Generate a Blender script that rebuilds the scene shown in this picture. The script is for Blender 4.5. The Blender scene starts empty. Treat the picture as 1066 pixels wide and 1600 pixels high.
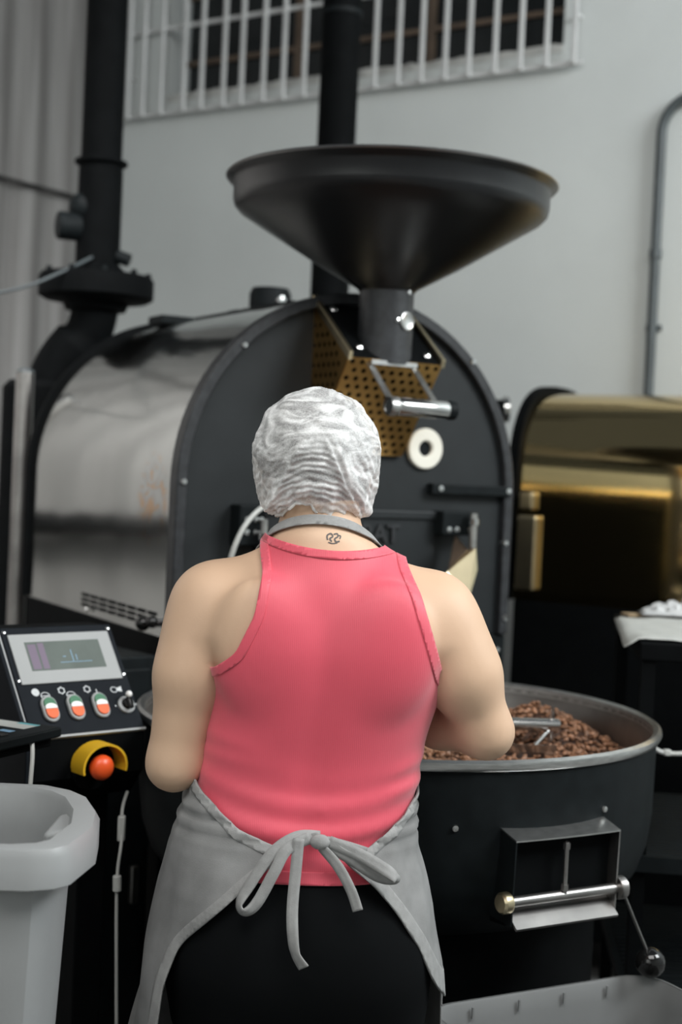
import bpy, bmesh, math, random
import numpy as np
from mathutils import Vector, Matrix, noise
random.seed(7); np.random.seed(7)
scene = bpy.context.scene
COL = scene.collection
pi = math.pi
R_ = math.radians

# ------------------------------------------------------------------ camera
CAM_H = 1.45
rho, pit = R_(2.6), R_(1.5)
fw = Vector((0, math.cos(pit), -math.sin(pit))); rt = Vector((1, 0, 0)); up = rt.cross(fw)
cr = rt*math.cos(rho) + up*math.sin(rho); cu = up*math.cos(rho) - rt*math.sin(rho)
cam = bpy.data.cameras.new('camera'); cam_o = bpy.data.objects.new('camera', cam); COL.objects.link(cam_o)
M = Matrix((cr, cu, -fw)).transposed().to_4x4(); M.translation = Vector((0, 0, CAM_H))
cam_o.matrix_world = M
cam.sensor_fit = 'AUTO'; cam.sensor_width = 36; cam.lens = 2220/1600*36
cam.dof.use_dof = True; cam.dof.focus_distance = 2.02; cam.dof.aperture_fstop = 3.2
cam.clip_start = .05
scene.camera = cam_o

# ------------------------------------------------------------------ world + lights + exposure
wld = bpy.data.worlds.new('hall_ambient'); scene.world = wld; wld.use_nodes = True
bg = wld.node_tree.nodes['Background']; bg.inputs[0].default_value = (.78, .90, 1.0, 1); bg.inputs[1].default_value = .09
def area(name, loc, target, sx, sy, power, col=(1, .98, .95), spread=180):
    l = bpy.data.lights.new(name, 'AREA'); l.shape = 'RECTANGLE'; l.size = sx; l.size_y = sy; l.energy = power; l.color = col; l.spread = R_(spread)
    o = bpy.data.objects.new(name, l); COL.objects.link(o); o.location = loc
    o.rotation_euler = (Vector(target)-Vector(loc)).to_track_quat('-Z', 'Y').to_euler()
    return o
area('ceiling_panel_light', (.3, .05, 4.0), (.2, 1.9, .7), 2.8, 1.8, 110)
area('hall_side_light', (3.4, 1.6, 3.9), (1.3, 4.2, 1.5), 2.0, 1.5, 192, (.95, .99, 1))
area('left_wall_fill', (-1.3, 2.5, 3.7), (-2.6, 4.0, 1.4), 1.6, 1.2, 85, (1, .98, .96), 80)  # added lamp, brightens the side wall that the steel barrel mirrors
area('near_wall_fill', (-1.6, -1.0, 4.3), (-3.2, -2.4, 1.9), 2.0, 1.5, 230, (1, .98, .95), 140)  # added unseen lamp, lifts the near wall for the brass reflection
vs = scene.view_settings
vs.view_transform = 'Standard'; vs.look = 'None'; vs.gamma = 1; vs.use_curve_mapping = False; vs.exposure = 0.0

# ------------------------------------------------------------------ materials
def mat(name, col, rough=.5, metal=0., var=.0, vscale=8., bump=0., bscale=60., col2=None, stretch=None, spec=.5, coat=0., trans=0., emit=None, aniso=0):
    m = bpy.data.materials.new(name); m.use_nodes = True
    nt = m.node_tree; N = nt.nodes; b = N['Principled BSDF']
    b.inputs['Roughness'].default_value = rough; b.inputs['Metallic'].default_value = metal
    b.inputs['Specular IOR Level'].default_value = spec; b.inputs['Coat Weight'].default_value = coat
    b.inputs['Transmission Weight'].default_value = trans
    if emit: b.inputs['Emission Color'].default_value = (*emit[0], 1); b.inputs['Emission Strength'].default_value = emit[1]
    tc = N.new('ShaderNodeTexCoord'); mp = N.new('ShaderNodeMapping'); nt.links.new(tc.outputs['Object'], mp.inputs[0])
    if stretch: mp.inputs['Scale'].default_value = stretch
    n = N.new('ShaderNodeTexNoise'); n.inputs['Scale'].default_value = vscale; n.inputs['Detail'].default_value = 5
    nt.links.new(mp.outputs[0], n.inputs['Vector'])
    rp = N.new('ShaderNodeValToRGB'); c = Vector(col)
    c2 = Vector(col2) if col2 else c*(1-var)
    c1 = c if col2 else c*(1+var*.5)
    rp.color_ramp.elements[0].color = (*c2, 1); rp.color_ramp.elements[1].color = (*c1, 1)
    rp.color_ramp.elements[0].position = .35; rp.color_ramp.elements[1].position = .65
    nt.links.new(n.outputs[0], rp.inputs[0]); nt.links.new(rp.outputs[0], b.inputs['Base Color'])
    if bump:
        n2 = N.new('ShaderNodeTexNoise'); n2.inputs['Scale'].default_value = bscale; n2.inputs['Detail'].default_value = 3
        nt.links.new(mp.outputs[0], n2.inputs['Vector'])
        bp = N.new('ShaderNodeBump'); bp.inputs['Strength'].default_value = bump; bp.inputs['Distance'].default_value = .01
        nt.links.new(n2.outputs[0], bp.inputs['Height']); nt.links.new(bp.outputs[0], b.inputs['Normal'])
    return m
M_ = {}
M_['wall'] = mat('painted_plaster', (.545, .575, .57), .8, var=.07, vscale=1.4, bump=.08, bscale=30)
M_['lwall'] = mat('stained_panel_wall', (.25, .246, .24), .6, vscale=2.2, col2=(.145, .139, .135), stretch=(9, 9, .35), bump=.05, bscale=9)
M_['floor'] = mat('concrete_floor', (.19, .19, .185), .6, var=.25, vscale=2.5)
M_['black'] = mat('black_satin_paint', (.0075, .0098, .0108), .55, var=.2, vscale=30, bump=.03, bscale=400, spec=.10)
M_['blackmatte'] = mat('black_matte_paint', (.0030, .0036, .0040), .7, var=.2, vscale=20, spec=.05)
M_['plate'] = mat('charcoal_textured_enamel', (.013, .0158, .0175), .5, var=.12, vscale=14, bump=.06, bscale=500, spec=.3)
M_['flange'] = mat('worn_dark_cast_iron', (.026, .028, .031), .45, var=.3, vscale=60, bump=.1, bscale=250, spec=.35)
M_['hopper'] = mat('black_hammered_enamel', (.005, .0056, .0066), .32, var=.15, vscale=40, bump=.05, bscale=300, spec=.5)
M_['steel'] = mat('polished_steel', (.62, .62, .61), .16, 1., var=.06, vscale=5, stretch=(1, .4, 1))
M_['brushed'] = mat('brushed_steel', (.60, .60, .59), .30, 1., var=.15, vscale=40, stretch=(1, 1, 6))
M_['bowlsteel'] = mat('worn_stainless', (.36, .35, .34), .36, 1., var=.2, vscale=12)
M_['chrome'] = mat('chrome', (.75, .75, .75), .08, 1., var=.03)
M_['brass'] = mat('perforated_brass', (.60, .36, .125), .32, 1., var=.12, vscale=12)
M_['brassbarrel'] = mat('polished_brass', (.70, .53, .27), .09, 1., var=.06, vscale=3)
M_['brassedge'] = mat('pale_brass', (.70, .60, .40), .30, 1., var=.1, vscale=15)
M_['ivory'] = mat('ivory_ring', (.74, .72, .64), .4, var=.05)
M_['rubber'] = mat('black_rubber', (.012, .012, .012), .7, var=.2)
M_['knob'] = mat('glossy_black_knob', (.008, .008, .008), .08, var=.1)
M_['bezel'] = mat('light_grey_bezel', (.34, .35, .35), .6, var=.03)
M_['screen'] = mat('dim_screen', (.06, .07, .065), .25, var=.2, vscale=20, emit=((.16, .19, .17), .55))
M_['purple'] = mat('screen_violet', (.10, .07, .11), .4, var=.1, emit=((.17, .15, .18), .5))
M_['bluel'] = mat('screen_trace', (.1, .2, .3), .4, var=.1, emit=((.22, .32, .38), .55))
M_['panel'] = mat('navy_black_panel', (.011, .0135, .017), .6, var=.12, vscale=20, spec=.08)
M_['green'] = mat('green_lens', (.05, .17, .09), .35, var=.05)
M_['white'] = mat('white_plastic', (.80, .80, .78), .4, var=.03)
M_['red'] = mat('orange_red_lens', (.80, .14, .04), .35, var=.05)
M_['estop'] = mat('red_mushroom_button', (.85, .10, .02), .35, var=.05)
M_['yellow'] = mat('yellow_guard', (.72, .42, .02), .42, var=.08)
M_['print'] = mat('panel_print', (.55, .57, .58), .5, var=.03)
M_['bin'] = mat('frosted_polypropylene', (.27, .28, .283), .4, var=.06, vscale=6, spec=.4)
M_['bintub'] = mat('frosted_tub_plastic', (.175, .18, .18), .45, var=.06, vscale=6, spec=.4)
M_['cablew'] = mat('pale_cable', (.48, .49, .47), .5, var=.08)
M_['cableg'] = mat('grey_cable', (.22, .22, .22), .5, var=.08)
M_['paper'] = mat('paper', (.42, .43, .41), .7, var=.1, vscale=20)
M_['card'] = mat('brown_cardboard', (.30, .22, .13), .8, var=.15)
M_['film'] = mat('crumpled_film', (.46, .47, .47), .35, var=.1)
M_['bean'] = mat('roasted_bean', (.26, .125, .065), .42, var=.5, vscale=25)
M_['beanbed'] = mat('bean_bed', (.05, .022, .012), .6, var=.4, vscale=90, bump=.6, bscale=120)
M_['pane'] = mat('dark_pane', (.010, .013, .014), .25, var=.2)
M_['bar'] = mat('white_painted_bar', (.52, .53, .53), .55, var=.08)
M_['rust'] = mat('rusty_mullion', (.12, .085, .06), .7, var=.3)
M_['mortar'] = mat('rough_mortar', (.47, .475, .46), .9, var=.25, vscale=14, bump=.3, bscale=40)
M_['conduit'] = mat('dark_grey_conduit', (.055, .067, .072), .5, var=.15)
M_['skin'] = mat('skin', (.60, .405, .275), .55, var=.05, vscale=9, bump=.02, bscale=350)
M_['hair'] = mat('brown_hair', (.085, .072, .066), .55, var=.5, vscale=30, stretch=(6, 6, 1))
M_['pants'] = mat('black_jersey', (.0055, .0062, .0068), .95, var=.1, spec=.05)
M_['apron'] = mat('grey_apron_cotton', (.245, .248, .247), .9, var=.16, vscale=18, bump=.12, bscale=700, spec=.1)
M_['tie'] = mat('grey_apron_tape', (.30, .303, .30), .9, var=.10, vscale=80, bump=.12, bscale=600, spec=.1)
M_['tattoo'] = mat('tattoo_ink', (.10, .085, .08), .6, var=.1)
M_['eye'] = mat('eye_white', (.7, .68, .65), .2, var=.03)
M_['shoe'] = mat('black_shoe', (.015, .015, .016), .5, var=.1)
M_['lip'] = mat('lips', (.5, .2, .17), .5, var=.05)
# ribbed pink jersey
def pink():
    m = mat('pink_ribbed_jersey', (.68, .070, .112), .55, var=.05, vscale=7, spec=.6)
    nt = m.node_tree; N = nt.nodes; b = N['Principled BSDF']
    tc = N.new('ShaderNodeTexCoord'); w = N.new('ShaderNodeTexWave'); w.bands_direction = 'X'
    w.inputs['Scale'].default_value = 120; w.inputs['Distortion'].default_value = .4; w.inputs['Detail'].default_value = 1
    nt.links.new(tc.outputs['Object'], w.inputs['Vector'])
    bp = N.new('ShaderNodeBump'); bp.inputs['Strength'].default_value = .07; bp.inputs['Distance'].default_value = .003
    nt.links.new(w.outputs[1], bp.inputs['Height']); nt.links.new(bp.outputs[0], b.inputs['Normal'])
    b.inputs['Sheen Weight'].default_value = .4; b.inputs['Sheen Roughness'].default_value = .55; b.inputs['Sheen Tint'].default_value = (1, .82, .85, 1)
    return m
M_['pink'] = pink()
def netmat():
    m = bpy.data.materials.new('white_hairnet_fleece'); m.use_nodes = True
    nt = m.node_tree; N = nt.nodes; b = N['Principled BSDF']; out = N['Material Output']
    b.inputs['Base Color'].default_value = (.86, .87, .87, 1); b.inputs['Roughness'].default_value = .75; b.inputs['Specular IOR Level'].default_value = .2
    tc = N.new('ShaderNodeTexCoord'); mp = N.new('ShaderNodeMapping'); nt.links.new(tc.outputs['Object'], mp.inputs[0])
    mp.inputs['Rotation'].default_value = (0, R_(28), 0); mp.inputs['Scale'].default_value = (17, 22, 44)
    n1 = N.new('ShaderNodeTexNoise'); n1.inputs['Scale'].default_value = 1; n1.inputs['Detail'].default_value = 6; n1.inputs['Distortion'].default_value = 1.3
    nt.links.new(mp.outputs[0], n1.inputs['Vector'])
    n2 = N.new('ShaderNodeTexNoise'); n2.inputs['Scale'].default_value = 420; n2.inputs['Detail'].default_value = 2
    nt.links.new(tc.outputs['Object'], n2.inputs['Vector'])
    r1 = N.new('ShaderNodeMapRange'); r1.inputs[1].default_value = .38; r1.inputs[2].default_value = .66; r1.inputs[3].default_value = .36; r1.inputs[4].default_value = .93
    nt.links.new(n1.outputs[0], r1.inputs[0])
    r2 = N.new('ShaderNodeMapRange'); r2.inputs[1].default_value = .3; r2.inputs[2].default_value = .7; r2.inputs[3].default_value = -.1; r2.inputs[4].default_value = .1
    nt.links.new(n2.outputs[0], r2.inputs[0])
    ad = N.new('ShaderNodeMath'); ad.operation = 'ADD'; ad.use_clamp = True
    nt.links.new(r1.outputs[0], ad.inputs[0]); nt.links.new(r2.outputs[0], ad.inputs[1])
    tr = N.new('ShaderNodeBsdfTransparent'); mx = N.new('ShaderNodeMixShader')
    nt.links.new(ad.outputs[0], mx.inputs[0]); nt.links.new(tr.outputs[0], mx.inputs[1]); nt.links.new(b.outputs[0], mx.inputs[2])
    nt.links.new(mx.outputs[0], out.inputs[0])
    bp = N.new('ShaderNodeBump'); bp.inputs['Strength'].default_value = .18; bp.inputs['Distance'].default_value = .004
    nt.links.new(n1.outputs[0], bp.inputs['Height']); nt.links.new(bp.outputs[0], b.inputs['Normal'])
    return m
M_['net'] = netmat()
def barrelmat():
    # polished steel sheet with a faint blue-grey and orange smudge near the front edge
    m = mat('polished_steel_sheet', (.50, .51, .495), .13, 1., var=.05, vscale=4, stretch=(1, .5, 1))
    nt = m.node_tree; N = nt.nodes; b = N['Principled BSDF']
    b.inputs['Normal'].default_value = (0, 0, 0)
    tc = N.new('ShaderNodeTexCoord'); sx = N.new('ShaderNodeSeparateXYZ'); nt.links.new(tc.outputs['Object'], sx.inputs[0])
    def mth(op, a, v, clamp=False):
        q = N.new('ShaderNodeMath'); q.operation = op; q.use_clamp = clamp
        for i, s in enumerate((a, v)):
            if isinstance(s, (int, float)): q.inputs[i].default_value = s
            else: nt.links.new(s, q.inputs[i])
        return q.outputs[0]
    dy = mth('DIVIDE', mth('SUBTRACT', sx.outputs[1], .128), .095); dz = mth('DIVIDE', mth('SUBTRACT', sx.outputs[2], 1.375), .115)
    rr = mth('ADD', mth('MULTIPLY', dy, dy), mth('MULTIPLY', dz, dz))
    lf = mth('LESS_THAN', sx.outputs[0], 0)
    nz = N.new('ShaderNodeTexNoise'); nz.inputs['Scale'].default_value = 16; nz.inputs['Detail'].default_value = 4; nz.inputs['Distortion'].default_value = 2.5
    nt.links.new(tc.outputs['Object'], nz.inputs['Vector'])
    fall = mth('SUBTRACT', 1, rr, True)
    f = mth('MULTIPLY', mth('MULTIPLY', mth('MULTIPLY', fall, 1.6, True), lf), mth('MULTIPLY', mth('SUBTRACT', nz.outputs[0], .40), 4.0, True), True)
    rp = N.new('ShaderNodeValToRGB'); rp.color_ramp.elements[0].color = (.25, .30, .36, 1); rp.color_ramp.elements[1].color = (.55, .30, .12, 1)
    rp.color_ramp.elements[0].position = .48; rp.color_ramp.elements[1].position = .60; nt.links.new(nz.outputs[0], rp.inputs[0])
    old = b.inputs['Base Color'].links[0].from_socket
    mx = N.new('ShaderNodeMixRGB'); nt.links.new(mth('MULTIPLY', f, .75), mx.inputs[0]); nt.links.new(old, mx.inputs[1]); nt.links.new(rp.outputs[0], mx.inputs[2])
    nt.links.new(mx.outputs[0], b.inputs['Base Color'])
    # gentle sheet waviness
    n3 = N.new('ShaderNodeTexNoise'); n3.inputs['Scale'].default_value = 2.2; nt.links.new(tc.outputs['Object'], n3.inputs['Vector'])
    bp = N.new('ShaderNodeBump'); bp.inputs['Strength'].default_value = .25; bp.inputs['Distance'].default_value = .02
    nt.links.new(n3.outputs[0], bp.inputs['Height']); nt.links.new(bp.outputs[0], b.inputs['Normal'])
    return m
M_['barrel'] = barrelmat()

# ------------------------------------------------------------------ mesh helpers
def V(*a): return Vector(a)
class MB:
    def __init__(s): s.v = []; s.f = []
    def add(s, vs, fs):
        o = len(s.v); s.v += [tuple(p) for p in vs]; s.f += [tuple(i+o for i in f) for f in fs]; return s
    def box(s, x0, x1, y0, y1, z0, z1):
        return s.add([(x, y, z) for z in (z0, z1) for y in (y0, y1) for x in (x0, x1)],
                     [(0, 2, 3, 1), (4, 5, 7, 6), (0, 1, 5, 4), (2, 6, 7, 3), (0, 4, 6, 2), (1, 3, 7, 5)])
    def hexa(s, p): # 8 corners: bottom 4 ring, top 4 ring
        return s.add(p, [(3, 2, 1, 0), (4, 5, 6, 7), (0, 1, 5, 4), (1, 2, 6, 5), (2, 3, 7, 6), (3, 0, 4, 7)])
    def cyl(s, p0, p1, r0, r1=None, n=24, caps=True):
        p0 = Vector(p0); p1 = Vector(p1); r1 = r0 if r1 is None else r1
        d = (p1-p0).normalized(); a = d.orthogonal().normalized(); b = d.cross(a)
        ring = lambda c, r: [c+(a*math.cos(2*pi*i/n)+b*math.sin(2*pi*i/n))*r for i in range(n)]
        fs = [(i, (i+1) % n, n+(i+1) % n, n+i) for i in range(n)]
        if caps: fs += [tuple(range(n))[::-1], tuple(range(n, 2*n))]
        return s.add(ring(p0, r0)+ring(p1, r1), fs)
    def lathe(s, prof, n=48, c=(0, 0, 0), axis=None, close=False, a0=0, a1=2*pi):
        # prof: list of (r, h); axis z by default
        full = abs(a1-a0-2*pi) < 1e-6; m = n if full else n+1
        c = Vector(c)
        if axis is None: ax, ex, ey = V(0, 0, 1), V(1, 0, 0), V(0, 1, 0)
        else:
            ax = Vector(axis).normalized(); ex = ax.orthogonal().normalized(); ey = ax.cross(ex)
        vs = [c+(ex*math.cos(a0+(a1-a0)*i/n)+ey*math.sin(a0+(a1-a0)*i/n))*r+ax*h for r, h in prof for i in range(m)]
        k = len(prof); fs = []
        for j in range(k if close else k-1):
            for i in range(n):
                i2 = (i+1) % m; j2 = (j+1) % k
                fs.append((j*m+i, j*m+i2, j2*m+i2, j2*m+i))
        return s.add(vs, fs)
    def tube(s, pts, r, n=12, caps=True):
        pts = [Vector(p) for p in pts]; rs = r if isinstance(r, (list, tuple)) else [r]*len(pts)
        vs = []; up_ = None
        for i, p in enumerate(pts):
            d = (pts[min(i+1, len(pts)-1)]-pts[max(i-1, 0)]).normalized()
            if up_ is None: up_ = d.orthogonal().normalized()
            up_ = (up_-d*up_.dot(d)).normalized(); b = d.cross(up_)
            vs += [p+(up_*math.cos(2*pi*k/n)+b*math.sin(2*pi*k/n))*rs[i] for k in range(n)]
        fs = [(i*n+k, i*n+(k+1) % n, (i+1)*n+(k+1) % n, (i+1)*n+k) for i in range(len(pts)-1) for k in range(n)]
        if caps: fs += [tuple(range(n))[::-1], tuple(range((len(pts)-1)*n, len(pts)*n))]
        return s.add(vs, fs)
    def prism(s, poly, fn, t0, t1):
        # poly: 2d ring ; fn(a, b, t) -> 3d
        n = len(poly)
        return s.add([fn(a, b, t0) for a, b in poly]+[fn(a, b, t1) for a, b in poly],
                     [(i, (i+1) % n, n+(i+1) % n, n+i) for i in range(n)]+[tuple(range(n))[::-1], tuple(range(n, 2*n))])
    def ball(s, c, r, n=16, sq=(1, 1, 1)):
        c = Vector(c); vs = []; m = n//2
        for j in range(1, m):
            t = pi*j/m
            vs += [c+V(r*sq[0]*math.sin(t)*math.cos(2*pi*i/n), r*sq[1]*math.sin(t)*math.sin(2*pi*i/n), r*sq[2]*math.cos(t)) for i in range(n)]
        vs += [c+V(0, 0, r*sq[2]), c-V(0, 0, r*sq[2])]
        fs = [(j*n+i, (j+1)*n+i, (j+1)*n+(i+1) % n, j*n+(i+1) % n) for j in range(m-2) for i in range(n)]
        T = (m-1)*n
        fs += [(i, (i+1) % n, T) for i in range(n)]+[((m-2)*n+(i+1) % n, (m-2)*n+i, T+1) for i in range(n)]
        return s.add(vs, fs)
    def build(s, name, m, parent=None, bevel=0, smooth=40, solid=0, sub=0):
        me = bpy.data.meshes.new(name); me.from_pydata(s.v, [], s.f)
        bm = bmesh.new(); bm.from_mesh(me); bmesh.ops.recalc_face_normals(bm, faces=bm.faces); bm.to_mesh(me); bm.free()
        return mkobj(name, me, m, parent, bevel, smooth, solid, sub)
def mkobj(name, me, m, parent=None, bevel=0, smooth=40, solid=0, sub=0):
    me.materials.append(M_[m] if isinstance(m, str) else m)
    if smooth:
        me.shade_smooth(); me.set_sharp_from_angle(angle=R_(smooth))
    o = bpy.data.objects.new(name, me); COL.objects.link(o)
    if parent: o.parent = parent
    if solid:
        q = o.modifiers.new('thickness', 'SOLIDIFY'); q.thickness = solid; q.offset = 0
    if sub:
        q = o.modifiers.new('subdivision', 'SUBSURF'); q.levels = sub; q.render_levels = sub
    if bevel:
        q = o.modifiers.new('bevel', 'BEVEL'); q.width = bevel; q.segments = 2; q.limit_method = 'ANGLE'; q.angle_limit = R_(50)
    return o
def tag(o, label=None, cat=None, group=None, kind=None):
    if label: o['label'] = label
    if cat: o['category'] = cat
    if group: o['group'] = group
    if kind: o['kind'] = kind
    return o
def empty(name, loc=(0, 0, 0), rz=0):
    o = bpy.data.objects.new(name, None); COL.objects.link(o); o.location = loc; o.rotation_euler = (0, 0, rz); o.empty_display_size = .1
    return o
def spline(pts, n=8):
    P = [Vector(p) for p in pts]; out = []
    for i in range(len(P)-1):
        p0 = P[max(i-1, 0)]; p1 = P[i]; p2 = P[i+1]; p3 = P[min(i+2, len(P)-1)]
        for k in range(n):
            t = k/n
            out.append(.5*((2*p1)+(p2-p0)*t+(2*p0-5*p1+4*p2-p3)*t*t+(3*p1-p0-3*p2+p3)*t**3))
    out.append(P[-1]); return out

# ------------------------------------------------------------------ the room
MB().box(-6, 6, -3, 8, -.1, 0).build('floor', 'floor', smooth=0)
tag(bpy.data.objects['floor'], 'grey concrete workshop floor under the machines', 'floor', kind='structure')
WB = empty('wall_back', (.86, 5, 0), math.atan2(-.52928, .84845))
tag(WB, 'pale grey painted wall with a barred high window', 'wall', kind='structure')
OX0, OX1, OZ0, OZ1 = -1.97, -.172, 2.998, 4.3
mb = MB()
mb.box(-2.25, OX0, 0, .25, 0, 4.9).box(OX1, 4.8, 0, .25, 0, 4.9).box(OX0, OX1, 0, .25, 0, OZ0).box(OX0, OX1, 0, .25, OZ1, 4.9)
mb.build('wall_surface', 'wall', WB, smooth=0)
WL = empty('wall_left', (-1.049, 6.19, 0), math.atan2(-.52928, .84845))
tag(WL, 'streaked greyish side wall of ribbed panels behind the exhaust stack', 'wall', kind='structure')
mb = MB()     # gently corrugated sheet, runs towards -y in this frame
NN = 140; vs_ = []; fs_ = []
for i in range(NN*6+1):
    y = -8.6*i/(NN*6); x = -.02 - .011*math.sin(y*2*pi/.21)
    vs_ += [(x, y, 0), (x, y, 4.9), (-.12, y, 0), (-.12, y, 4.9)]
for i in range(NN*6):
    a = i*4; fs_ += [(a, a+4, a+5, a+1), (a+2, a+3, a+7, a+6)]
mb.add(vs_, fs_).build('ribbed_sheet', 'lwall', WL, smooth=60)
wr_ = math.atan2(-.52928, .84845)
o = MB().box(4.8, 5.0, -8.6, .25, 0, 4.9).build('wall_right', 'wall', smooth=0); o.location = (.86, 5, 0); o.rotation_euler = (0, 0, wr_)
tag(o, 'plain pale grey wall on the right of the hall', 'wall', kind='structure')
o = MB().box(-2.4, 5.0, -8.8, -8.6, 0, 4.9).build('wall_front', 'wall', smooth=0); o.location = (.86, 5, 0); o.rotation_euler = (0, 0, wr_)
tag(o, 'plain pale grey wall at the near end of the hall', 'wall', kind='structure')
o = MB().box(-2.2, 4.8, -8.6, -8.57, 0, 1.5).build('reflection_shade_strip', 'blackmatte', smooth=0); o.location = (.86, 5, 0); o.rotation_euler = (0, 0, wr_)  # added dark strip, keeps the lower brass reflection dark
tag(o, 'dark strip added along the near wall to darken the brass reflection', 'reflection panel', kind='structure')
WIN = empty('window_1', (.86, 5, 0), math.atan2(-.52928, .84845))
tag(WIN, 'dark high window behind white bars', 'window', kind='structure')
# panes split by rusty mullions
xs = [OX0, -1.396, -.778, OX1]; zs = [OZ0, 3.178, 3.46, 3.75, 4.05, OZ1]
for i in range(3):
    for j in range(5):
        MB().box(xs[i]+.006, xs[i+1]-.006, .135, .141, zs[j]+.006, zs[j+1]-.006).build('pane', 'pane', WIN, smooth=0)
for x in xs[1:3]: MB().box(x-.014, x+.014, .115, .16, OZ0, OZ1).build('mullion', 'rust', WIN, smooth=0)
for z in zs[1:5]: MB().box(OX0, OX1, .12, .155, z-.010, z+.010).build('glazing_bar', 'rust', WIN, smooth=0)
# broken mortar along the sill and jambs
mb = MB(); n = 90; vs_ = []; fs_ = []
for i in range(n+1):
    x = OX0+(OX1-OX0)*i/n; h = OZ0+.012+.020*abs(noise.noise((x*5, 1.3, 0)))+.012*noise.noise((x*22, 4, 0))
    vs_ += [(x, -.004, OZ0-.01), (x, -.004, h), (x, .11, h+.008), (x, .11, OZ0-.01)]
for i in range(n):
    a = i*4
    for k in range(4): fs_.append((a+k, a+(k+1) % 4, a+4+(k+1) % 4, a+4+k))
fs_ += [(0, 1, 2, 3), (n*4+3, n*4+2, n*4+1, n*4)]
mb.add(vs_, fs_).build('window_sill', 'mortar', WIN)
# white grille standing off the wall
GX = [-2.150, -2.070]+[-1.971, -1.851, -1.757, -1.644, -1.553, -1.445, -1.348, -1.249, -1.14, -1.03, -.925, -.822, -.722, -.622, -.523, -.418, -.316, -.215]+[-.11]
for x in GX:
    MB().box(x-.0082, x+.0082, -.052, -.036, 2.925, 4.35).build('grille_bar', 'bar', WIN, bevel=.003, smooth=0)
for z in (2.932, 3.285, 3.66, 4.05, 4.34):
    MB().box(-2.165, -.083, -.037, -.028, z-.008, z+.008).build('grille_rail', 'bar', WIN, smooth=0)
for x in (-2.15, -.11):
    for z in (3.1, 3.9): MB().cyl((x, -.04, z), (x, 0, z), .008, n=10).build('wall_anchor', 'bar', WIN)
# wall conduit
wrot = math.atan2(-.52928, .84845)
CD = empty('wall_conduit', (.86, 5, 0), wrot); tag(CD, 'dark grey bent conduit running up the pale wall', 'conduit')
pts = [(.217, -.025, .0), (.217, -.025, 2.62)]+[(.217+.12*(1-math.cos(a)), -.025, 2.66+.12*math.sin(a)) for a in np.linspace(0, pi/2, 10)]+[(.9, -.025, 2.78), (1.6, -.025, 2.78)]
MB().tube(pts, .0165, 16).build('pipe', 'conduit', CD)
for z in (.6, 1.4, 2.25): MB().cyl((.217, -.025, z-.015), (.217, -.025, z+.015), .021, n=16).build('coupling', 'conduit', CD, bevel=.002)
for z in (1.0, 2.0): MB().box(.19, .244, -.01, 0, z-.01, z+.01).build('clip', 'conduit', CD)
# items along the left wall
LR = empty('wall_pipe', (-1.049, 6.19, 0), wrot); tag(LR, 'black horizontal pipe fixed along the streaked side wall', 'pipe')
MB().tube([(.06, -.1, 1.228), (.06, -2.0, 1.232), (.06, -2.6, 1.215), (.06, -4.4, 1.222)], .042, 16).build('pipe', 'blackmatte', LR)
for y in (-.35, -1.5, -2.8, -4.0): MB().box(-.012, .06, y-.02, y+.02, 1.205, 1.245).build('bracket', 'blackmatte', LR)
LC = empty('wall_cable', (-1.049, 6.19, 0), wrot); tag(LC, 'thin dark cable clipped high along the side wall', 'cable')
MB().tube([(.012, -.1, 2.56), (.012, -1.5, 2.55), (.012, -1.8, 2.58), (.012, -4.4, 2.56)], .009, 8).build('run', 'rubber', LC)
SP = empty('steel_pole', (-.915, 4.05, 0)); tag(SP, 'shiny steel upright pole beside the roaster barrel', 'pole')
MB().cyl((0, 0, .012), (0, 0, 1.70), .026, n=24).build('tube', 'bowlsteel', SP)
MB().cyl((0, 0, 0), (0, 0, .012), .07, n=24).build('foot_plate', 'brushed', SP, bevel=.002)
MB().ball((0, 0, 1.70), .026, 16, (1, 1, .5)).build('end_cap', 'conduit', SP)

# ------------------------------------------------------------------ main roaster
RZ = R_(30)
RO = empty('coffee_roaster', (.0228, 3.3, 0), RZ)
tag(RO, 'drum coffee roaster with polished steel barrel, charcoal arched front and big black hopper', 'coffee roaster')
ZC, ZB, RR = 1.418, 1.075, .45
def arch(r, zb=ZB, n=40, zc=ZC):
    return [(-r, zb)]+[(-r*math.cos(pi*i/n), zc+r*math.sin(pi*i/n)) for i in range(n+1)]+[(r, zb)]
fxz = lambda a, b, t: (a, t, b)
def ring_arch(ro, ri, zb, t0, t1, n=40):
    A = arch(ro, zb, n); B = arch(ri, zb, n); m = len(A); mb = MB()
    vs = [fxz(*p, t) for t in (t0, t1) for P in (A, B) for p in P]; fs = []
    for i in range(m-1):
        fs += [(i, i+1, m+i+1, m+i), (2*m+i, 3*m+i, 3*m+i+1, 2*m+i+1), (i, 2*m+i, 2*m+i+1, i+1), (m+i, m+i+1, 3*m+i+1, 3*m+i)]
    fs += [(0, m, 3*m, 2*m), (m-1, 3*m-1, 4*m-1, 2*m-1)]
    return mb.add(vs, fs)
MB().prism(arch(.432), fxz, -.004, .02).build('front_plate', 'plate', RO, smooth=30)
ring_arch(RR, .425, ZB, -.022, .018).build('front_flange', 'flange', RO, bevel=.003, smooth=30)
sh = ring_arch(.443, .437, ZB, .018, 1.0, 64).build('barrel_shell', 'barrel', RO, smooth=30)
ring_arch(.456, .42, ZB, 1.0, 1.02, 48).build('rear_flange', 'blackmatte', RO, smooth=30)
MB().prism(arch(.43), fxz, .985, 1.0).build('rear_plate', 'blackmatte', RO, smooth=30)
MB().prism(arch(.435, 1.079), fxz, .93, .94).build('inner_bulkhead', 'blackmatte', RO, smooth=30)
mb = MB()
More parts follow.
